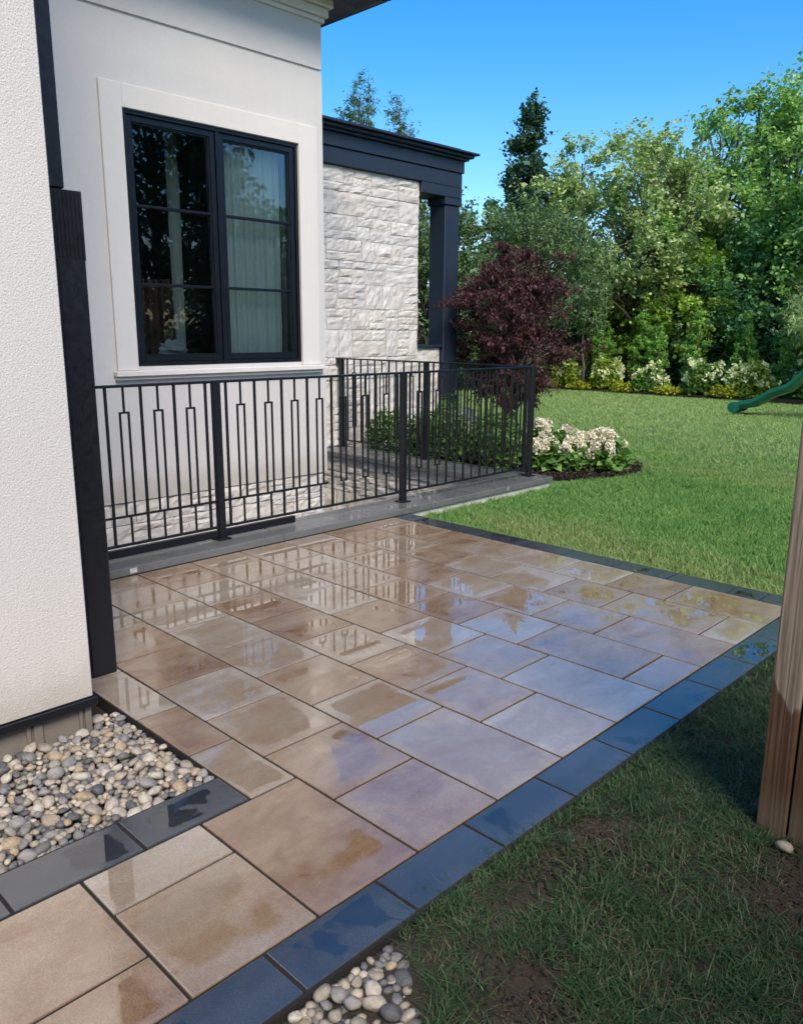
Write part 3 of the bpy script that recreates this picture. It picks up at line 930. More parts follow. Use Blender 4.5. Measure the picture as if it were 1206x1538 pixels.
def tree(name, label, cat, base, h, rad, z0, shape, nclump, nleaf, lsize, leaf, bark, seed, tr=0.12, lean=(0, 0), group=None,
         csize=0.2, droop=0.3, wide=0.42, stems=1, flatc=0.6, hollow=0.45, rag=0.45, limbs=True, sq=1.0, upb=0.4):
    rr = random.Random(seed); r = np.random.default_rng(seed)
    bx, by, bz = base
    root = empty(name, base, label, cat, group)
    top = Vector((bx + lean[0], by + lean[1], bz + h * 0.96))
    B = Vector(base)
    parts = []
    trunks = []
    for s in range(stems):
        off = Vector((0, 0, 0)) if stems == 1 else Vector((rr.uniform(-1, 1), rr.uniform(-1, 1), 0)) * rad * 0.45
        pts = []
        for i in range(7):
            t = i / 6
            w = Vector((rr.gauss(0, 1), rr.gauss(0, 1), 0)) * 0.02 * h * (1 if 0 < i < 6 else 0)
            pts.append(B.lerp(top, t) + off * (t ** 0.8) + w - Vector((0, 0, 0.12 if i == 0 else 0)))
        parts.append(tube(pts, [tr * (1 - 0.86 * (i / 6)) * (1.25 if i == 0 else 1) for i in range(7)], 8))
        trunks.append(pts)
    cl = []
    f = SHAPES[shape]
    tries = 0
    while len(cl) < nclump and tries < nclump * 30:
        tries += 1
        t = rr.random()
        rt = f(t)
        if rr.random() > max(rt, 0.12): continue
        a = rr.uniform(0, 2 * math.pi)
        q = (hollow + (1 - hollow) * rr.random()) ** 0.8
        R = rad * rt * (1 + rag * env_noise(a, t, seed)) * q
        zz = bz + z0 + (h - z0) * t
        ax = B.lerp(top, (z0 + (h - z0) * t) / h)
        c = Vector((ax.x + R * math.cos(a), ax.y + sq * R * math.sin(a), zz + rr.gauss(0, 0.04 * (h - z0))))
        cl.append((c, a, t))
    if limbs:
        for (c, a, t) in cl[::max(1, len(cl) // 90)]:
            pts = trunks[rr.randrange(len(trunks))]
            zt = max(bz + z0 * 0.6, c.z - (0.25 + 0.5 * rr.random()) * rad)
            tt = min(0.95, max(0.05, (zt - bz) / (h * 0.96)))
            i = min(5, int(tt * 6)); p0 = pts[i].lerp(pts[i + 1], tt * 6 - i)
            mid = p0.lerp(c, 0.5) + Vector((0, 0, 0.10 * rad)) + Vector((rr.gauss(0, 1), rr.gauss(0, 1), 0)) * 0.05 * rad
            r0 = tr * 0.42 * (1 - 0.75 * tt)
            parts.append(tube([p0, mid, c], [r0, r0 * 0.6, r0 * 0.16], 5))
    V, F = join(parts)
    geo('trunk', V, F, bark, root, smooth=True)
    cs = csize * rad
    P = []
    nleaf = int(nleaf * LEAFN); lsize = lsize * LEAFS
    per = max(3, nleaf // max(1, len(cl)))
    for (c, a, t) in cl:
        k = int(per * rr.uniform(0.4, 1.6))
        nt = rr.randint(5, 9)
        out = np.array([math.cos(a), math.sin(a), 0.0])
        D = unit(r.normal(0, 0.75, (nt, 3)) + out * 0.55 + [0, 0, upb])
        Lt = cs * r.uniform(0.8, 2.7, nt)
        w = r.integers(0, nt, k)
        q = r.uniform(0.1, 1.0, k)
        g = D[w] * (Lt[w] * q)[:, None]
        g[:, 2] -= droop * 0.30 * Lt[w] * q * q
        g += r.normal(0, cs * 0.16, (k, 3))
        g[:, 2] *= flatc / 0.6 if flatc < 0.6 else 1.0
        P.append(g + np.array(c))
    P = np.concatenate(P)
    V, F = leaf_quads(P, lsize, r, droop, wide)
    geo('crown', V, F, leaf, root)
    return root

BK_g = mat_bark('grey_bark', (0.06, 0.052, 0.043), (0.16, 0.14, 0.12))
BK_b = mat_bark('brown_bark', (0.045, 0.032, 0.024), (0.12, 0.088, 0.065))
LF = {
    'mid': mat_leaf('mid_green_leaf', [(0.098, 0.217, 0.079), (0.230, 0.420, 0.139), (0.443, 0.640, 0.203)]),
    'soft': mat_leaf('soft_green_leaf', [(0.054, 0.115, 0.054), (0.115, 0.203, 0.095), (0.223, 0.317, 0.142)]),
    'olive': mat_leaf('pale_olive_leaf', [(0.177, 0.270, 0.123), (0.338, 0.459, 0.216), (0.579, 0.674, 0.323)]),
    'lime': mat_leaf('yellow_green_leaf', [(0.138, 0.263, 0.061), (0.297, 0.469, 0.096), (0.515, 0.663, 0.142)]),
    'deep': mat_leaf('deep_green_leaf', [(0.078, 0.207, 0.111), (0.176, 0.394, 0.176), (0.354, 0.627, 0.250)], 0.25),
    'dark': mat_leaf('dark_blue_green_leaf', [(0.028, 0.069, 0.051), (0.061, 0.127, 0.087), (0.115, 0.207, 0.127)], 0.2),
    'blue': mat_leaf('blue_green_needle', [(0.057, 0.108, 0.073), (0.119, 0.198, 0.130), (0.216, 0.313, 0.194)], 0.2),
    'purple': mat_leaf('burgundy_maple_leaf', [(0.030, 0.016, 0.021), (0.090, 0.042, 0.052), (0.200, 0.100, 0.105)], 0.35, 2.0),
    'cedar': mat_leaf('cedar_green', [(0.111, 0.280, 0.068), (0.231, 0.466, 0.111), (0.372, 0.651, 0.155)], 0.2, 2.0),
    'shrub': mat_leaf('shrub_leaf', [(0.036, 0.094, 0.025), (0.090, 0.190, 0.047), (0.198, 0.324, 0.090)], 0.3, 3.0),
    'yel': mat_leaf('golden_foliage', [(0.184, 0.230, 0.023), (0.322, 0.356, 0.034), (0.460, 0.483, 0.069)], 0.3, 3.0),
    'hyd': mat_leaf('hydrangea_leaf', [(0.054, 0.134, 0.032), (0.126, 0.252, 0.058), (0.234, 0.378, 0.100)], 0.3, 3.0),
    'limehyd': mat_leaf('lime_hydrangea_leaf', [(0.112, 0.200, 0.025), (0.237, 0.350, 0.050), (0.400, 0.500, 0.100)], 0.3, 3.0),
    'bloom': mat_leaf('cream_blossom', [(0.58, 0.51, 0.42), (0.78, 0.72, 0.62), (0.88, 0.85, 0.77)], 0.25, 12.0, 0.8),
    'bloomg': mat_leaf('greenish_white_blossom', [(0.46, 0.54, 0.24), (0.64, 0.70, 0.42), (0.78, 0.80, 0.58)], 0.25, 6.0, 0.8),
}

# ------------------------------------------------------------------ trees behind the lawn
GT = 'trees behind the lawn'
tree('maple_tree', 'small burgundy leaved maple beside the dark porch column', 'tree', (-5.92, 9.12, -0.05), 2.8, 0.95, 0.62, 'oval', 140, 17000, 0.078, LF['purple'], BK_b, 3,
     tr=0.05, csize=0.16, droop=0.9, wide=0.2, stems=3, flatc=0.4, hollow=0.15, rag=0.55, upb=0.2)
tree('columnar_tree', 'tall dark ragged spire of a tree rising above the burgundy maple', 'tree', (-14.46, 20.95, -0.13), 8.6, 1.9, 1.0, 'cone', 190, 17000, 0.16, LF['dark'], BK_b, 4,
     tr=0.14, csize=0.12, group=GT, rag=0.8, droop=-0.3, hollow=0.1, upb=0.8)
tree('broadleaf_tree', 'low light green tree in front of the dark narrow tree', 'tree', (-11.6, 17.6, -0.05), 5.0, 1.75, 1.6, 'dome', 100, 11000, 0.13, LF['soft'], BK_g, 5, tr=0.09, csize=0.2, group=GT, droop=0.7, wide=0.25)
tree('conifer_tree', 'left one of two conifer tops above the porch roof', 'tree', (-17.9, 16.95, -0.13), 8.9, 2.1, 1.0, 'cone', 330, 16000, 0.13, LF['blue'], BK_g, 6, tr=0.15, csize=0.085, group=GT, rag=0.35, wide=0.16)
tree('conifer_tree', 'right one of two conifer tops above the porch roof', 'tree', (-18.2, 19.1, -0.13), 9.0, 2.1, 1.0, 'cone', 330, 16000, 0.13, LF['blue'], BK_g, 7, tr=0.15, csize=0.085, group=GT, rag=0.35, wide=0.16)
tree('broadleaf_tree', 'dense tree seen between the limestone wall and the dark column', 'tree', (-14.6, 16.4, -0.13), 5.4, 2.1, 0.3, 'full', 120, 12000, 0.14, LF['soft'], BK_g, 8, tr=0.12, group=GT)
tree('broadleaf_tree', 'loose tree just right of the dark porch column', 'tree', (-14.5, 18.9, -0.13), 5.0, 1.7, 0.5, 'dome', 90, 9000, 0.14, LF['soft'], BK_g, 9, tr=0.10, group=GT, rag=0.7)
tree('broadleaf_tree', 'airy pale olive tree left of the tree line above the maple', 'tree', (-13.2, 22.0, -0.13), 7.0, 2.3, 2.0, 'oval', 105, 10000, 0.15, LF['olive'], BK_g, 10, tr=0.14, csize=0.15, group=GT, rag=0.85, stems=2, hollow=0.2)
tree('broadleaf_tree', 'pale olive tree with thin grey limbs in the middle of the tree line', 'tree', (-11.0, 22.1, -0.13), 7.5, 2.6, 2.2, 'oval', 120, 12000, 0.15, LF['olive'], BK_g, 11, tr=0.16, csize=0.15, group=GT, rag=0.85, stems=3, hollow=0.2)
tree('broadleaf_tree', 'tall green tree behind the lime hydrangeas left of the tallest tree', 'tree', (-9.9, 25.2, -0.13), 8.3, 3.0, 1.6, 'oval', 135, 17000, 0.16, LF['mid'], BK_g, 12, tr=0.2, csize=0.15, group=GT, rag=0.8, stems=2)
tree('broadleaf_tree', 'tallest dense green tree above the green slide', 'tree', (-7.6, 25.6, -0.13), 8.6, 3.3, 1.2, 'oval', 145, 18000, 0.16, LF['mid'], BK_g, 13, tr=0.24, csize=0.15, group=GT, rag=0.75, stems=2)
tree('broadleaf_tree', 'deep green shaded tree under the tallest tree at right', 'tree', (-7.2, 24.3, -0.13), 5.6, 2.7, 0.2, 'full', 150, 18000, 0.15, LF['deep'], BK_b, 14, tr=0.14, csize=0.17, group=GT)
tree('broadleaf_tree', 'yellow green small tree in front of the dark tree line', 'tree', (-9.9, 23.0, -0.13), 4.4, 1.9, 0.9, 'dome', 95, 10000, 0.14, LF['lime'], BK_g, 15, tr=0.08, csize=0.18, group=GT, rag=0.6, droop=0.5)
tree('broadleaf_tree', 'bright green bushy tree beside the thin bare trunk', 'tree', (-12.3, 22.7, -0.13), 3.7, 1.5, 0.3, 'full', 90, 10000, 0.13, LF['lime'], BK_g, 16, tr=0.07, csize=0.19, group=GT, rag=0.5)
tree('young_tree', 'thin bare trunked young tree standing in the hydrangea row', 'tree', (-11.75, 20.4, -0.05), 3.5, 0.8, 2.2, 'dome', 26, 1500, 0.12, LF['mid'], BK_g, 17, tr=0.05, csize=0.25, group=GT)
tree('broadleaf_tree', 'dark leafy tree low behind the middle cedars', 'tree', (-9.2, 24.9, -0.13), 4.0, 2.3, 0.1, 'full', 120, 13000, 0.14, LF['deep'], BK_b, 18, tr=0.1, csize=0.18, group=GT)
tree('broadleaf_tree', 'dark leafy tree low behind the leftmost hydrangeas', 'tree', (-12.7, 24.4, -0.13), 4.2, 2.3, 0.1, 'full', 120, 12000, 0.14, LF['deep'], BK_b, 19, tr=0.1, csize=0.18, group=GT)
tree('spruce_tree', 'grey green spruce with drooping boughs cut by the right edge', 'tree', (-4.0, 19.6, -0.05), 5.2, 1.7, 1.3, 'cone', 80, 9000, 0.15, LF['olive'], BK_g, 20, tr=0.1, csize=0.2, group=GT, droop=0.8, wide=0.10)
tree('broadleaf_tree', 'dark green tree at the right edge behind the slide', 'tree', (-4.6, 23.4, -0.13), 6.9, 3.0, 0.5, 'oval', 150, 16000, 0.16, LF['mid'], BK_b, 21, tr=0.2, csize=0.18, group=GT)
# trees of the same row beyond the right edge, seen in the window glass
OFF = [(0.5, 24.5, 7.6, 2.6, 'mid', 'leftmost'), (6.0, 25.0, 6.2, 2.4, 'deep', 'second'), (11.5, 22.5, 5.6, 2.6, 'mid', 'third'), (15.5, 19.0, 6.4, 2.4, 'deep', 'fourth'), (14.0, 13.8, 10.5, 3.5, 'deep', 'fifth'), (17.5, 8.0, 11.0, 3.8, 'dark', 'rightmost')]
for k, (x, y, h, rd, lf, od) in enumerate(OFF):
    dense = 1.9 if k > 3 else 1.0
    tree('broadleaf_tree', od + (' of the trees' if k in (0, 5) else ' from the left of the trees') + ' beyond the right edge, seen in the window glass', 'tree', (x, y, -0.13), h, rd, 0.4, 'full', int(170 * dense), int(7500 * dense), 0.27, LF[lf if k != 4 else 'dark'], BK_g, 40 + k, tr=0.18, csize=0.2, group='trees right of the yard')

# ------------------------------------------------------------------ far bed: cedars, hydrangeas, golden edging
M['mulch_bed'] = M['mulch']
sheet('garden_bed', [(-16, 3, 19.0, 24.8)], -0.012, M['mulch'], res=0.35, amp=0.03)
ORD = ['leftmost', 'second', 'third', 'fourth', 'fifth', 'sixth']
ced = [(-11.3, 20.75, 1.85), (-10.05, 20.75, 1.95), (-9.55, 20.7, 1.75), (-8.45, 20.75, 2.0), (-7.15, 20.8, 1.9), (-6.1, 20.9, 2.0)]
for k, (x, y, h) in enumerate(ced):
    tree('cedar_shrub', ('leftmost narrow cedar in the row behind the lime hydrangeas' if k == 0 else ORD[k] + ' narrow cedar from the left behind the lime hydrangeas'), 'cedar',
         (x, y, -0.03), h * 1.08, 0.32, 0.03, 'column', 110, 6500, 0.065, LF['cedar'], BK_b, 60 + k, tr=0.03, csize=0.17, group='cedars behind the hydrangeas', droop=-0.6, wide=0.25, limbs=False, upb=1.2, hollow=0.2, rag=0.2)

def shrub(name, label, cat, loc, rx, h, leaf, nleaf, lsize, bloom, nbloom, bsize, seed, group=None, indiv=False, bshape=1.4):
    rr = random.Random(seed); r = np.random.default_rng(seed)
    root = empty(name, loc, label, cat, group)
    L = np.array(loc)
    n = nleaf
    d = unit(r.normal(0, 1, (n, 3))); d[:, 2] = np.abs(d[:, 2])
    q = r.uniform(0.35, 1.0, n) ** 0.6
    bump_ = 1 + 0.22 * np.sin(d[:, 0] * 5 + seed) * np.cos(d[:, 1] * 4 + seed * 2)
    P = L + d * np.array([rx, rx, h * 0.9]) * (q * bump_)[:, None] + [0, 0, 0.04]
    V, F = leaf_quads(P, lsize, r, 0.1, 0.36, flat=0.6)
    geo('foliage', V, F, leaf, root)
    parts = []
    for k in range(7):
        a = rr.uniform(0, 6.28)
        e = Vector(loc) + Vector((math.cos(a) * rx * 0.6, math.sin(a) * rx * 0.6, h * 0.8))
        parts.append(tube([Vector(loc) + Vector((0, 0, -0.05)), Vector(loc).lerp(e, 0.5) + Vector((0, 0, 0.05 * h)), e], [0.012, 0.009, 0.005], 5))
    geo('stem', *join(parts), BK_b, root)
    if bloom is None: return root
    meshes = []
    for k in range(4):
        m_ = 110 if indiv else 16
        t = r.uniform(0, 1, m_); a = r.uniform(0, 6.28, m_)
        Rr = bsize * (1 - t ** 1.6) * 0.62 + bsize * 0.08
        Pb = np.stack([Rr * np.cos(a), Rr * np.sin(a), t * bsize * bshape], 1)
        Vb, Fb = leaf_quads(Pb, bsize * (0.34 if indiv else 0.6), r, -0.2, 0.5, flat=1.0)
        meshes.append(mesh('blossom', Vb, Fb, bloom))
    for k in range(nbloom):
        dz = rr.uniform(0.48 if indiv else 0.3, 1.0); a = rr.uniform(0, 6.28); rr_ = math.sqrt(max(0, 1 - dz * dz))
        bp = 1 + 0.22 * math.sin(rr_ * math.cos(a) * 5 + seed) * math.cos(rr_ * math.sin(a) * 4 + seed * 2)
        p = (loc[0] + rx * rr_ * math.cos(a) * bp, loc[1] + rx * rr_ * math.sin(a) * bp, loc[2] + h * 0.88 * dz * bp + 0.02)
        place('blossom', meshes[k % 4], root, p, rot=(rr.gauss(0, 0.35) - math.sin(a) * rr_ * 0.7, rr.gauss(0, 0.35) + math.cos(a) * rr_ * 0.7, rr.uniform(0, 6.28)))
    return root

hyd = [(-12.35, 20.5, 0.46, 0.95), (-10.6, 19.85, 0.48, 0.90), (-9.1, 19.6, 0.46, 0.72), (-7.75, 19.8, 0.56, 0.92), (-6.5, 19.85, 0.54, 0.95), (-5.45, 20.6, 0.5, 1.0)]
for k, (x, y, rx, h) in enumerate(hyd):
    lab = 'leftmost lime hydrangea in the far bed' if k == 0 else ('rightmost lime hydrangea in the far bed, behind the slide' if k == 5 else ORD[k] + ' lime hydrangea from the left in the far bed')
    shrub('hydrangea_shrub', lab, 'shrub', (x, y, -0.02), rx, h, LF['limehyd' if k in (0, 1, 4) else 'hyd'], 3400, 0.085, LF['bloomg'], 46, 0.095, 80 + k, 'lime hydrangeas in the far bed')
yel = [(-12.3, 19.35, 0.42, 0.22), (-11.1, 19.3, 0.36, 0.2), (-9.75, 19.25, 0.32, 0.24), (-8.45, 19.3, 0.42, 0.22), (-6.95, 19.25, 0.36, 0.3), (-13.4, 19.5, 0.4, 0.2)]
for k, (x, y, rx, h) in enumerate(yel):
    o_ = ['second', 'third', 'fourth', 'fifth', 'rightmost', 'leftmost'][k]
    shrub('golden_shrub', (o_ if k > 3 else o_ + ' from the left') + ' low golden shrub along the far lawn edge' if k > 3 else o_ + ' low golden shrub from the left along the far lawn edge', 'shrub', (x, y, -0.02), rx, h, LF['yel'], 700, 0.06, None, 0, 0, 100 + k, 'golden shrubs edging the far bed')

# ------------------------------------------------------------------ bed beside the light well
def blob_sheet(name, cx, cy, rx, ry, z, mat, n=26, amp=0.03, dome=0.05):
    V, F = [(cx, cy, z + dome)], []
    rings = 6
    for j in range(1, rings + 1):
        for i in range(n):
            a = 2 * math.pi * i / n
            q = j / rings * (1 + 0.08 * math.sin(3 * a + 1) + 0.05 * math.sin(7 * a))
            x = cx + rx * q * math.cos(a); y = cy + ry * q * math.sin(a)
            V.append((x, y, z + dome * (1 - (j / rings) ** 2) + (amp * noise.noise((x * 5, y * 5, 2)) if j < rings else -0.02)))
    for i in range(n): F.append((0, 1 + i, 1 + (i + 1) % n))
    for j in range(rings - 1):
        for i in range(n):
            a = 1 + j * n + i; b = 1 + j * n + (i + 1) % n
            F.append((a, a + n, b + n, b))
    return geo(name, V, F, mat, smooth=True)
tag(blob_sheet('mulch_bed', -4.75, 7.62, 1.68, 1.36, -0.035, M['mulch']), kind='structure')
r_ = np.random.default_rng(91)
def chips(name, pts, zf, mat, smin, smax, seed):
    r = np.random.default_rng(seed)
    n = len(pts)
    V = np.zeros((n, 8, 3))
    base = np.array([(-1, -1, -1), (1, -1, -1), (1, 1, -1), (-1, 1, -1), (-1, -1, 1), (1, -1, 1), (1, 1, 1), (-1, 1, 1)], float)
    L = r.uniform(smin, smax, n)
    S = np.stack([L, L * r.uniform(0.25, 0.6, n), L * r.uniform(0.15, 0.45, n)], 1)
    A = r.uniform(0, 6.28, n); T = r.normal(0, 0.5, n)
    b = base[None] * S[:, None, :] * r.uniform(0.7, 1.0, (n, 8, 1))
    x = b[..., 0] * np.cos(T)[:, None] - b[..., 2] * np.sin(T)[:, None]; zz = b[..., 0] * np.sin(T)[:, None] + b[..., 2] * np.cos(T)[:, None]
    V[..., 0] = x * np.cos(A)[:, None] - b[..., 1] * np.sin(A)[:, None]; V[..., 1] = x * np.sin(A)[:, None] + b[..., 1] * np.cos(A)[:, None]; V[..., 2] = zz
    V += np.concatenate([pts, zf[:, None]], 1)[:, None, :]
    F = (np.array(BOXF)[None] + (np.arange(n) * 8)[:, None, None]).reshape(-1, 4)
    return geo(name, V.reshape(-1, 3), F, mat)
ang = r_.uniform(0, 6.28, 3800); qq = np.sqrt(r_.uniform(0, 1, 3800))
pts = np.stack([-4.75 + 1.70 * qq * np.cos(ang), 7.62 + 1.38 * qq * np.sin(ang)], 1)
pts = pts[pts[:, 1] > 6.44]
zf = -0.030 + 0.05 * (1 - ((pts[:, 0] + 4.75) / 1.70) ** 2 - ((pts[:, 1] - 7.62) / 1.38) ** 2).clip(0, 1) + 0.006
M['chip'] = mat_leaf('mulch_chip', [(0.012, 0.009, 0.007), (0.030, 0.022, 0.017), (0.060, 0.045, 0.035)], 0.0, 3.0, 0.9)
tag(chips('mulch_chips', pts, zf, M['chip'], 0.012, 0.032, 92), kind='stuff')

shrub('hydrangea_shrub', 'white flowering hydrangea beside the railing corner post', 'shrub', (-3.95, 7.24, -0.01), 0.42, 0.44, LF['hyd'], 1900, 0.10, LF['bloom'], 46, 0.085, 131, 'white hydrangeas at the railing', True)
shrub('hydrangea_shrub', 'white flowering hydrangea nearest the open lawn', 'shrub', (-3.56, 7.66, -0.01), 0.38, 0.37, LF['hyd'], 1700, 0.10, LF['bloom'], 42, 0.085, 132, 'white hydrangeas at the railing', True)
bed = [(-6.2, 6.85, 0.36, 0.62), (-5.7, 6.95, 0.36, 0.55), (-5.2, 6.85, 0.38, 0.62), (-4.7, 6.95, 0.36, 0.55), (-4.3, 6.75, 0.30, 0.48), (-5.9, 7.6, 0.4, 0.7), (-5.1, 7.7, 0.4, 0.62)]
BL = ['bushy green shrub by the limestone wall behind the far railing', 'second bushy green shrub from the limestone wall behind the far railing', 'bushy green shrub just left of the middle railing post',
      'bushy green shrub right of the middle railing post', 'smallest bushy green shrub near the railing corner post', 'taller leafy shrub in front of the porch column', 'leafy shrub beneath the burgundy maple']
for k, (x, y, rx, h) in enumerate(bed):
    shrub('leafy_shrub', BL[k], 'shrub', (x, y, -0.02), rx, h, LF['shrub'], 1500, 0.055, None, 0, 0, 140 + k, 'shrubs behind the far railing')

# ------------------------------------------------------------------ green slide
M['green'] = mat_simple('green_plastic', (0.012, 0.135, 0.085), 0.32, 0.12, 3)
slide = empty('playground_slide', (-5.1, 15.8, -0.04), 'green plastic wavy playground slide reaching down to the lawn', 'slide')
prof = [(-5.20, 0.06), (-5.12, 0.13), (-4.98, 0.17), (-4.84, 0.20), (-4.68, 0.29), (-4.52, 0.40), (-4.36, 0.47), (-4.20, 0.53), (-4.06, 0.66), (-3.92, 0.82), (-3.75, 0.98), (-3.55, 1.10), (-3.35, 1.24), (-3.15, 1.42), (-2.95, 1.58), (-2.75, 1.65), (-2.5, 1.66)]
V, F = [], []
sec = [(-0.27, 0.06), (-0.27, 0.13), (-0.245, 0.14), (-0.215, 0.13), (-0.20, 0.03), (-0.1, 0.0), (0.1, 0.0), (0.20, 0.03), (0.215, 0.13), (0.245, 0.14), (0.27, 0.13), (0.27, 0.06), (0.2, -0.03), (-0.2, -0.03)]
ns = len(sec)
for (x, z) in prof:
    for (dy, dz) in sec: V.append((x, 15.8 + dy, z - 0.06 + dz))
for i in range(len(prof) - 1):
    for k in range(ns):
        F.append((i * ns + k, (i + 1) * ns + k, (i + 1) * ns + (k + 1) % ns, i * ns + (k + 1) % ns))
F.append(tuple(range(ns))); F.append(tuple(range((len(prof) - 1) * ns, len(prof) * ns))[::-1])
geo('chute', V, F, M['green'], slide, smooth=False)
for dy in (-0.235, 0.235):
    Vt, Ft = tube([(-5.17, 15.8 + dy - 0.04, 0.10), (-5.17, 15.8 + dy + 0.04, 0.10)], [0.11, 0.11], 18)
    geo('end_roll', Vt, Ft, M['green'], slide)
    Vt, Ft = tube([(-5.17, 15.8 + dy - 0.046, 0.10), (-5.17, 15.8 + dy + 0.046, 0.10)], [0.045, 0.045], 14)
    geo('roll_hub', Vt, Ft, M['green'], slide)
tower = empty('play_tower', (-2.2, 15.8, -0.04), 'wooden play tower holding up the green slide beyond the right edge', 'play tower')
for dx in (-0.3, 0.7):
    for dy in (-0.5, 0.5):
        plank_obj('post', (-2.2 + dx - 0.045, -2.2 + dx + 0.045, 15.8 + dy - 0.045, 15.8 + dy + 0.045, -0.1, 2.6), tower)
for k in range(8):
    plank_obj('plank', (-2.54 + 0.14 * k, -2.41 + 0.14 * k, 15.2, 16.4, 1.52, 1.56), tower)

# ------------------------------------------------------------------ inside the window
M['curtain'] = mat_simple('sheer_curtain', (0.78, 0.79, 0.72), 0.9, 0.06, 6)
def curtain(label, y0, y1, x, z0, z1, seed, amp=0.035, waves=9, gather=0.0):
    rr = random.Random(seed)
    ny, nz = 110, 14
    V, F = [], []
    for j in range(nz + 1):
        t = j / nz
        for i in range(ny + 1):
            u = i / ny
            ph = 2 * math.pi * waves * u + 1.3 * noise.noise((u * 6, t * 0.8, seed))
            yy = y0 + (y1 - y0) * (u + gather * (1 - t) * (0.5 - u) * 0.4) + 0.010 * math.sin(ph * 0.5)
            V.append((x + amp * math.sin(ph) * (0.8 + 0.5 * noise.noise((u * 9, t * 2, seed + 3))), yy, z0 + (z1 - z0) * t))
    for j in range(nz):
        for i in range(ny):
            a = j * (ny + 1) + i
            F.append((a, a + 1, a + ny + 2, a + ny + 1))
    o = geo('curtain', V, F, M['curtain'], origin=(x, (y0 + y1) / 2, z0), smooth=True)
    tag(o, label, 'curtain', 'curtains behind the window')
    return o
curtain('pale pleated curtain filling the right half of the window', 3.74, 4.50, -5.475, 0.7, 3.7, 1, amp=0.028, waves=12)
curtain('narrow bluish curtain gathered behind the left half of the window', 3.58, 3.70, -6.05, 0.7, 3.7, 2, waves=4, gather=0.5)
M['curtain_b'] = M['curtain']
M['curtain'] = mat_simple('brown_drape', (0.13, 0.07, 0.045), 0.9, 0.2, 6)
curtain('short brown drape low behind the left half of the window', 3.12, 3.44, -5.85, 0.7, 2.05, 4, waves=5, gather=-0.5)
M['dark_wood'] = mat_simple('dark_furniture_wood', (0.035, 0.022, 0.016), 0.45, 0.3, 8)
desk = empty('sideboard', (-6.2, 2.95, 0.5), 'low dark sideboard inside, at the foot of the left window half', 'sideboard')
box('cabinet', (-6.45, -5.72, 2.3, 3.75, 0.52, 1.30), M['dark_wood'], desk, 0.01)
box('top', (-6.48, -5.70, 2.27, 3.78, 1.302, 1.335), M['dark_wood'], desk, 0.006)
M['paper'] = mat_simple('pale_paper', (0.6, 0.6, 0.58), 0.7, 0.2, 12)
def crumple(label, c, s, seed):
    bm = bmesh.new(); bmesh.ops.create_icosphere(bm, subdivisions=3, radius=1)
    for v in bm.verts:
        p = v.co.copy(); k = 1 + 0.45 * noise.noise(p * 2.2 + Vector((seed, 0, 0))) + 0.2 * noise.noise(p * 6)
        v.co = Vector((p.x * s[0] * k, p.y * s[1] * k, p.z * s[2] * k))
    me = bpy.data.meshes.new('paper_bag'); bm.to_mesh(me); bm.free(); me.materials.append(M['paper'])
    tag(place('paper_bag', me, None, c), label, 'bag', 'pale bags inside the window')
crumple('pale crumpled bag at the left foot of the window', (-5.86, 2.86, 1.37), (0.08, 0.16, 0.045), 1.0)
crumple('larger pale crumpled bag beside the middle of the window', (-5.86, 3.42, 1.40), (0.10, 0.15, 0.075), 5.0)

# ------------------------------------------------------------------ grass
def blades(pts, z, h, w, lean, seed, two=True):
    r = np.random.default_rng(seed)
    n = len(pts)
    H = h * (1 + r.normal(0, 0.28, n)).clip(0.4, 1.9)
    a = r.uniform(0, 6.283, n)
    dirv = np.stack([np.cos(a), np.sin(a)], 1)
    b = a + r.normal(0, 0.6, n) + math.pi / 2
    side = np.stack([np.cos(b), np.sin(b)], 1) * (w * r.uniform(0.7, 1.3, n))[:, None] * 0.5
    ln = (lean * r.uniform(0.15, 1.6, n) * H)[:, None]
    P0 = np.concatenate([pts, z[:, None]], 1)
    def at(f, k, zf):
        q = P0.copy(); q[:, :2] += dirv * ln * f + side * k; q[:, 2] += H * zf
        return q
    if two:
        V = np.stack([at(0, -1, 0), at(0, 1, 0), at(0.35, 0.8, 0.6), at(0.35, -0.8, 0.6), at(1, 0, 0.92)], 1).reshape(-1, 3)
        o = np.arange(n)[:, None] * 5
        F = np.concatenate([o + [0, 1, 2], o + [0, 2, 3], o + [3, 2, 4]], 1).reshape(-1, 3)
    else:
        V = np.stack([at(0, -1, 0), at(0, 1, 0), at(1, 0, 0.95)], 1).reshape(-1, 3)
        F = np.arange(3 * n).reshape(-1, 3)
    return V, F

def mat_grass(name, cols, scale):
    t = NT(name)
    n = t.noise(t.pos(), scale, 4, 0.6)
    f = t.math('ADD', t.math('MULTIPLY', t.island(), 0.6), t.math('MULTIPLY', n, 0.55))
    c = t.ramp(f, [(0.12 + 0.8 * i / (len(cols) - 1), c) for i, c in enumerate(cols)])
    d = t.new('ShaderNodeBsdfPrincipled'); t.link(c, d.inputs['Base Color']); d.inputs['Roughness'].default_value = 0.55; d.inputs['Specular IOR Level'].default_value = 0.3
    tr = t.new('ShaderNodeBsdfTranslucent'); t.link(t.mix(1.0, c, (1.1, 1.2, 0.5), 'MULTIPLY'), tr.inputs['Color'])
    mx = t.new('ShaderNodeMixShader'); mx.inputs[0].default_value = 0.3
    t.link(d.outputs[0], mx.inputs[1]); t.link(tr.outputs[0], mx.inputs[2]); t.link(mx.outputs[0], t.out.inputs[0])
    return t.m
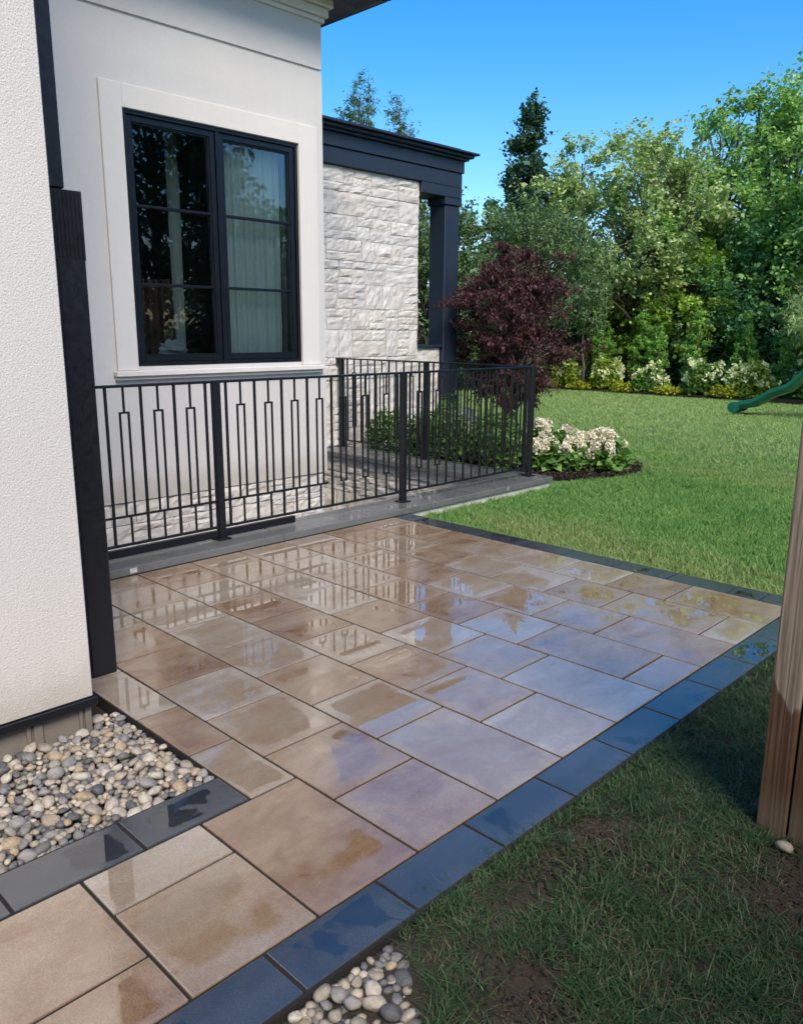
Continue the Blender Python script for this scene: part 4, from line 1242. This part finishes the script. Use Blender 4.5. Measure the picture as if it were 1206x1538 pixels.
def mat_lawn():
    t = NT('lawn_grass')
    pos = t.pos()
    n = t.noise(pos, 1.1, 4, 0.6)
    f = t.math('ADD', t.math('MULTIPLY', t.island(), 0.6), t.math('MULTIPLY', n, 0.55))
    cols = [(0.044, 0.142, 0.034), (0.100, 0.250, 0.058), (0.180, 0.350, 0.086), (0.31, 0.43, 0.15)]
    c = t.ramp(f, [(0.12 + 0.8 * i / 3, q) for i, q in enumerate(cols)])
    dry = t.noise(t.mapping(pos, (0.16, 0.55, 1), (3.1, 0, 0)), 1.0, 4, 0.6, 0.6)          # dry, bleached streaks along the mowing direction
    dm = t.math('MULTIPLY', t.mapr(dry, 0.48, 0.68), t.mapr(t.island(), 0.1, 0.9, 0.35, 0.85))
    c = t.mix(dm, c, (0.40, 0.40, 0.18))
    sy = t.new('ShaderNodeSeparateXYZ'); t.link(pos, sy.inputs[0])
    far_sunlit = t.math('MULTIPLY', t.mapr(t.math('ADD', sy.outputs[1], t.math('MULTIPLY', t.noise(pos, 0.5, 3), 5.0)), 9.0, 17.5), 0.62)      # far lawn's sunlit brightness painted into the grass colour, growing with distance
    c = t.mix(far_sunlit, c, (0.40, 0.52, 0.20))
    d = t.new('ShaderNodeBsdfPrincipled'); t.link(c, d.inputs['Base Color']); d.inputs['Roughness'].default_value = 0.55; d.inputs['Specular IOR Level'].default_value = 0.3
    tr = t.new('ShaderNodeBsdfTranslucent'); t.link(t.mix(1.0, c, (1.1, 1.2, 0.5), 'MULTIPLY'), tr.inputs['Color'])
    mx = t.new('ShaderNodeMixShader'); mx.inputs[0].default_value = 0.3
    t.link(d.outputs[0], mx.inputs[1]); t.link(tr.outputs[0], mx.inputs[2]); t.link(mx.outputs[0], t.out.inputs[0])
    return t.m
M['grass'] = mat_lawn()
M['grass_v'] = mat_grass('verge_grass', [(0.010, 0.032, 0.014), (0.020, 0.058, 0.023), (0.034, 0.088, 0.030), (0.062, 0.118, 0.046), (0.17, 0.165, 0.10)], 5)

def scatter(n, x0, x1, y0, y1, r): return np.stack([r.uniform(x0, x1, n), r.uniform(y0, y1, n)], 1)
def clumpy(pts, k, sp, r):
    p = np.repeat(pts, k, 0); return p + r.normal(0, sp, p.shape)
def in_bed(p):
    return ((p[:, 0] + 4.75) / 1.68) ** 2 + ((p[:, 1] - 7.62) / 1.36) ** 2 < 1.0
def nz(p, s, o):
    return np.array([noise.noise((a * s, b * s, o)) for a, b in p])

rg = np.random.default_rng(301)
# verge beside the fence: thin, with bare soil patches
p = scatter(7400, 0.20, 1.55, -0.6, 3.3, rg)
bare = [(0.334, 0.87, 0.10), (0.53, 0.62, 0.16), (0.33, 1.28, 0.17), (0.90, 1.40, 0.16), (0.30, 1.05, 0.10), (0.85, 1.62, 0.12), (0.62, 0.55, 0.10), (1.15, 1.0, 0.1)]
keep = nz(p, 2.6, 4.0) + rg.normal(0, 0.18, len(p)) > -0.42
for (bx_, by_, br) in bare:
    keep &= np.hypot(p[:, 0] - bx_, p[:, 1] - by_) + rg.normal(0, 0.05, len(p)) > br * 0.75
lim_ = 0.215 + 0.30 * np.clip((0.52 - p[:, 1]) / 0.22, 0, 1)
keep &= ~((p[:, 1] < 0.50) & (p[:, 0] < lim_))
keep &= ~((p[:, 0] > 0.66) & (p[:, 0] < 0.89) & (np.abs(p[:, 1] - 1.76) < 0.07))
p = clumpy(p[keep], 16, 0.020, rg)
p = p[p[:, 0] > 0.186]
pe = np.stack([rg.uniform(0.19, 0.225, 420), rg.uniform(0.52, 4.15, 420)], 1)          # tufts creeping over the border pavers
pe = pe[nz(pe, 3.0, 9.0) > -0.12]
pe = clumpy(pe, 14, 0.014, rg); pe = pe[pe[:, 0] > 0.186]
p = np.concatenate([p, pe])
V, F = blades(p, np.full(len(p), -0.031), 0.031, 0.0034, 1.6, 302)
tag(geo('verge_grass', V, F, M['grass_v']), 'short dark grass with bare soil patches beside the patio', 'grass', None, 'stuff')
# dead thatch lying between the blades
pt = scatter(30000, 0.20, 1.8, -0.5, 3.2, rg)
pt = pt[(nz(pt, 4.0, 2.0) > -0.15) & ~((pt[:, 1] < 0.50) & (pt[:, 0] < 0.53))]
V, F = blades(pt, np.full(len(pt), -0.022), 0.007, 0.0026, 3.6, 309)
M['thatch'] = mat_leaf('dead_grass', [(0.035, 0.028, 0.018), (0.085, 0.070, 0.042), (0.19, 0.165, 0.10)], 0.1, 6.0, 0.9)
tag(geo('thatch', V, F, M['thatch']), kind='stuff')
# lawn, near part
p = scatter(18500, -3.3, 1.6, 4.21, 9.0, rg)
p = p[~(in_bed(p)) & ~((p[:, 0] < -3.295))]
p = clumpy(p, 11, 0.025, rg)
p = p[(p[:, 1] > 4.215) & (p[:, 0] > -3.34) & ~in_bed(p)]
pe = np.stack([rg.uniform(-3.28, 1.4, 520), rg.uniform(4.205, 4.24, 520)], 1)
pe = pe[nz(pe, 2.4, 5.0) > -0.1]
p = np.concatenate([p, clumpy(pe, 14, 0.013, rg)]); p = p[p[:, 1] > 4.198]
V1, F1 = blades(p, np.full(len(p), -0.062), 0.043, 0.0045, 0.95, 303)
p = scatter(26000, -13, 1.5, 9.0, 19.2, rg)
p2 = scatter(3500, -6.3, -3.3, 6.5, 9.6, rg)
p2 = p2[~in_bed(p2) & (p2[:, 1] > 8.9)]
p = np.concatenate([p, p2])
p = p[~((p[:, 0] < -6.4) & (p[:, 1] < 10.1))]
p = clumpy(p, 7, 0.05, rg)
V2, F2 = blades(p, np.full(len(p), -0.062), 0.044, 0.010, 0.9, 304, two=False)
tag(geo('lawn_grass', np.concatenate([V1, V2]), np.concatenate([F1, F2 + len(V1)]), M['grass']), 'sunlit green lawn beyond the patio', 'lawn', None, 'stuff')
# clods of soil on the verge
bm = bmesh.new(); bmesh.ops.create_icosphere(bm, subdivisions=1, radius=1.0)
bv = np.array([v.co[:] for v in bm.verts]); bf = np.array([[v.index for v in f.verts] for f in bm.faces]); bm.free()
VV, FF = [], []
kk = 0
for (bx_, by_, br) in bare:
    for _ in range(int(1500 * br)):
        a = rg.uniform(0, 6.28); q = br * 1.15 * math.sqrt(rg.uniform(0, 1))
        px_, py_ = bx_ + q * math.cos(a), by_ + q * math.sin(a)
        if px_ < 0.205: continue
        sz = 0.0022 + 0.0035 * rg.exponential(1.0)
        sz = min(sz, 0.022)
        vv = bv * (1 + rg.normal(0, 0.22, (len(bv), 1))) * np.array([sz, sz * rg.uniform(0.6, 1), sz * rg.uniform(0.5, 0.8)])
        VV.append(vv + [px_, py_, -0.024 + sz * 0.3]); FF.append(bf + kk * len(bv)); kk += 1
M['clod'] = mat_soil('soil_clod', (0.022, 0.017, 0.013), (0.085, 0.068, 0.052), 14)
tag(geo('soil_clods', np.concatenate(VV), np.concatenate(FF), M['clod']), kind='stuff')
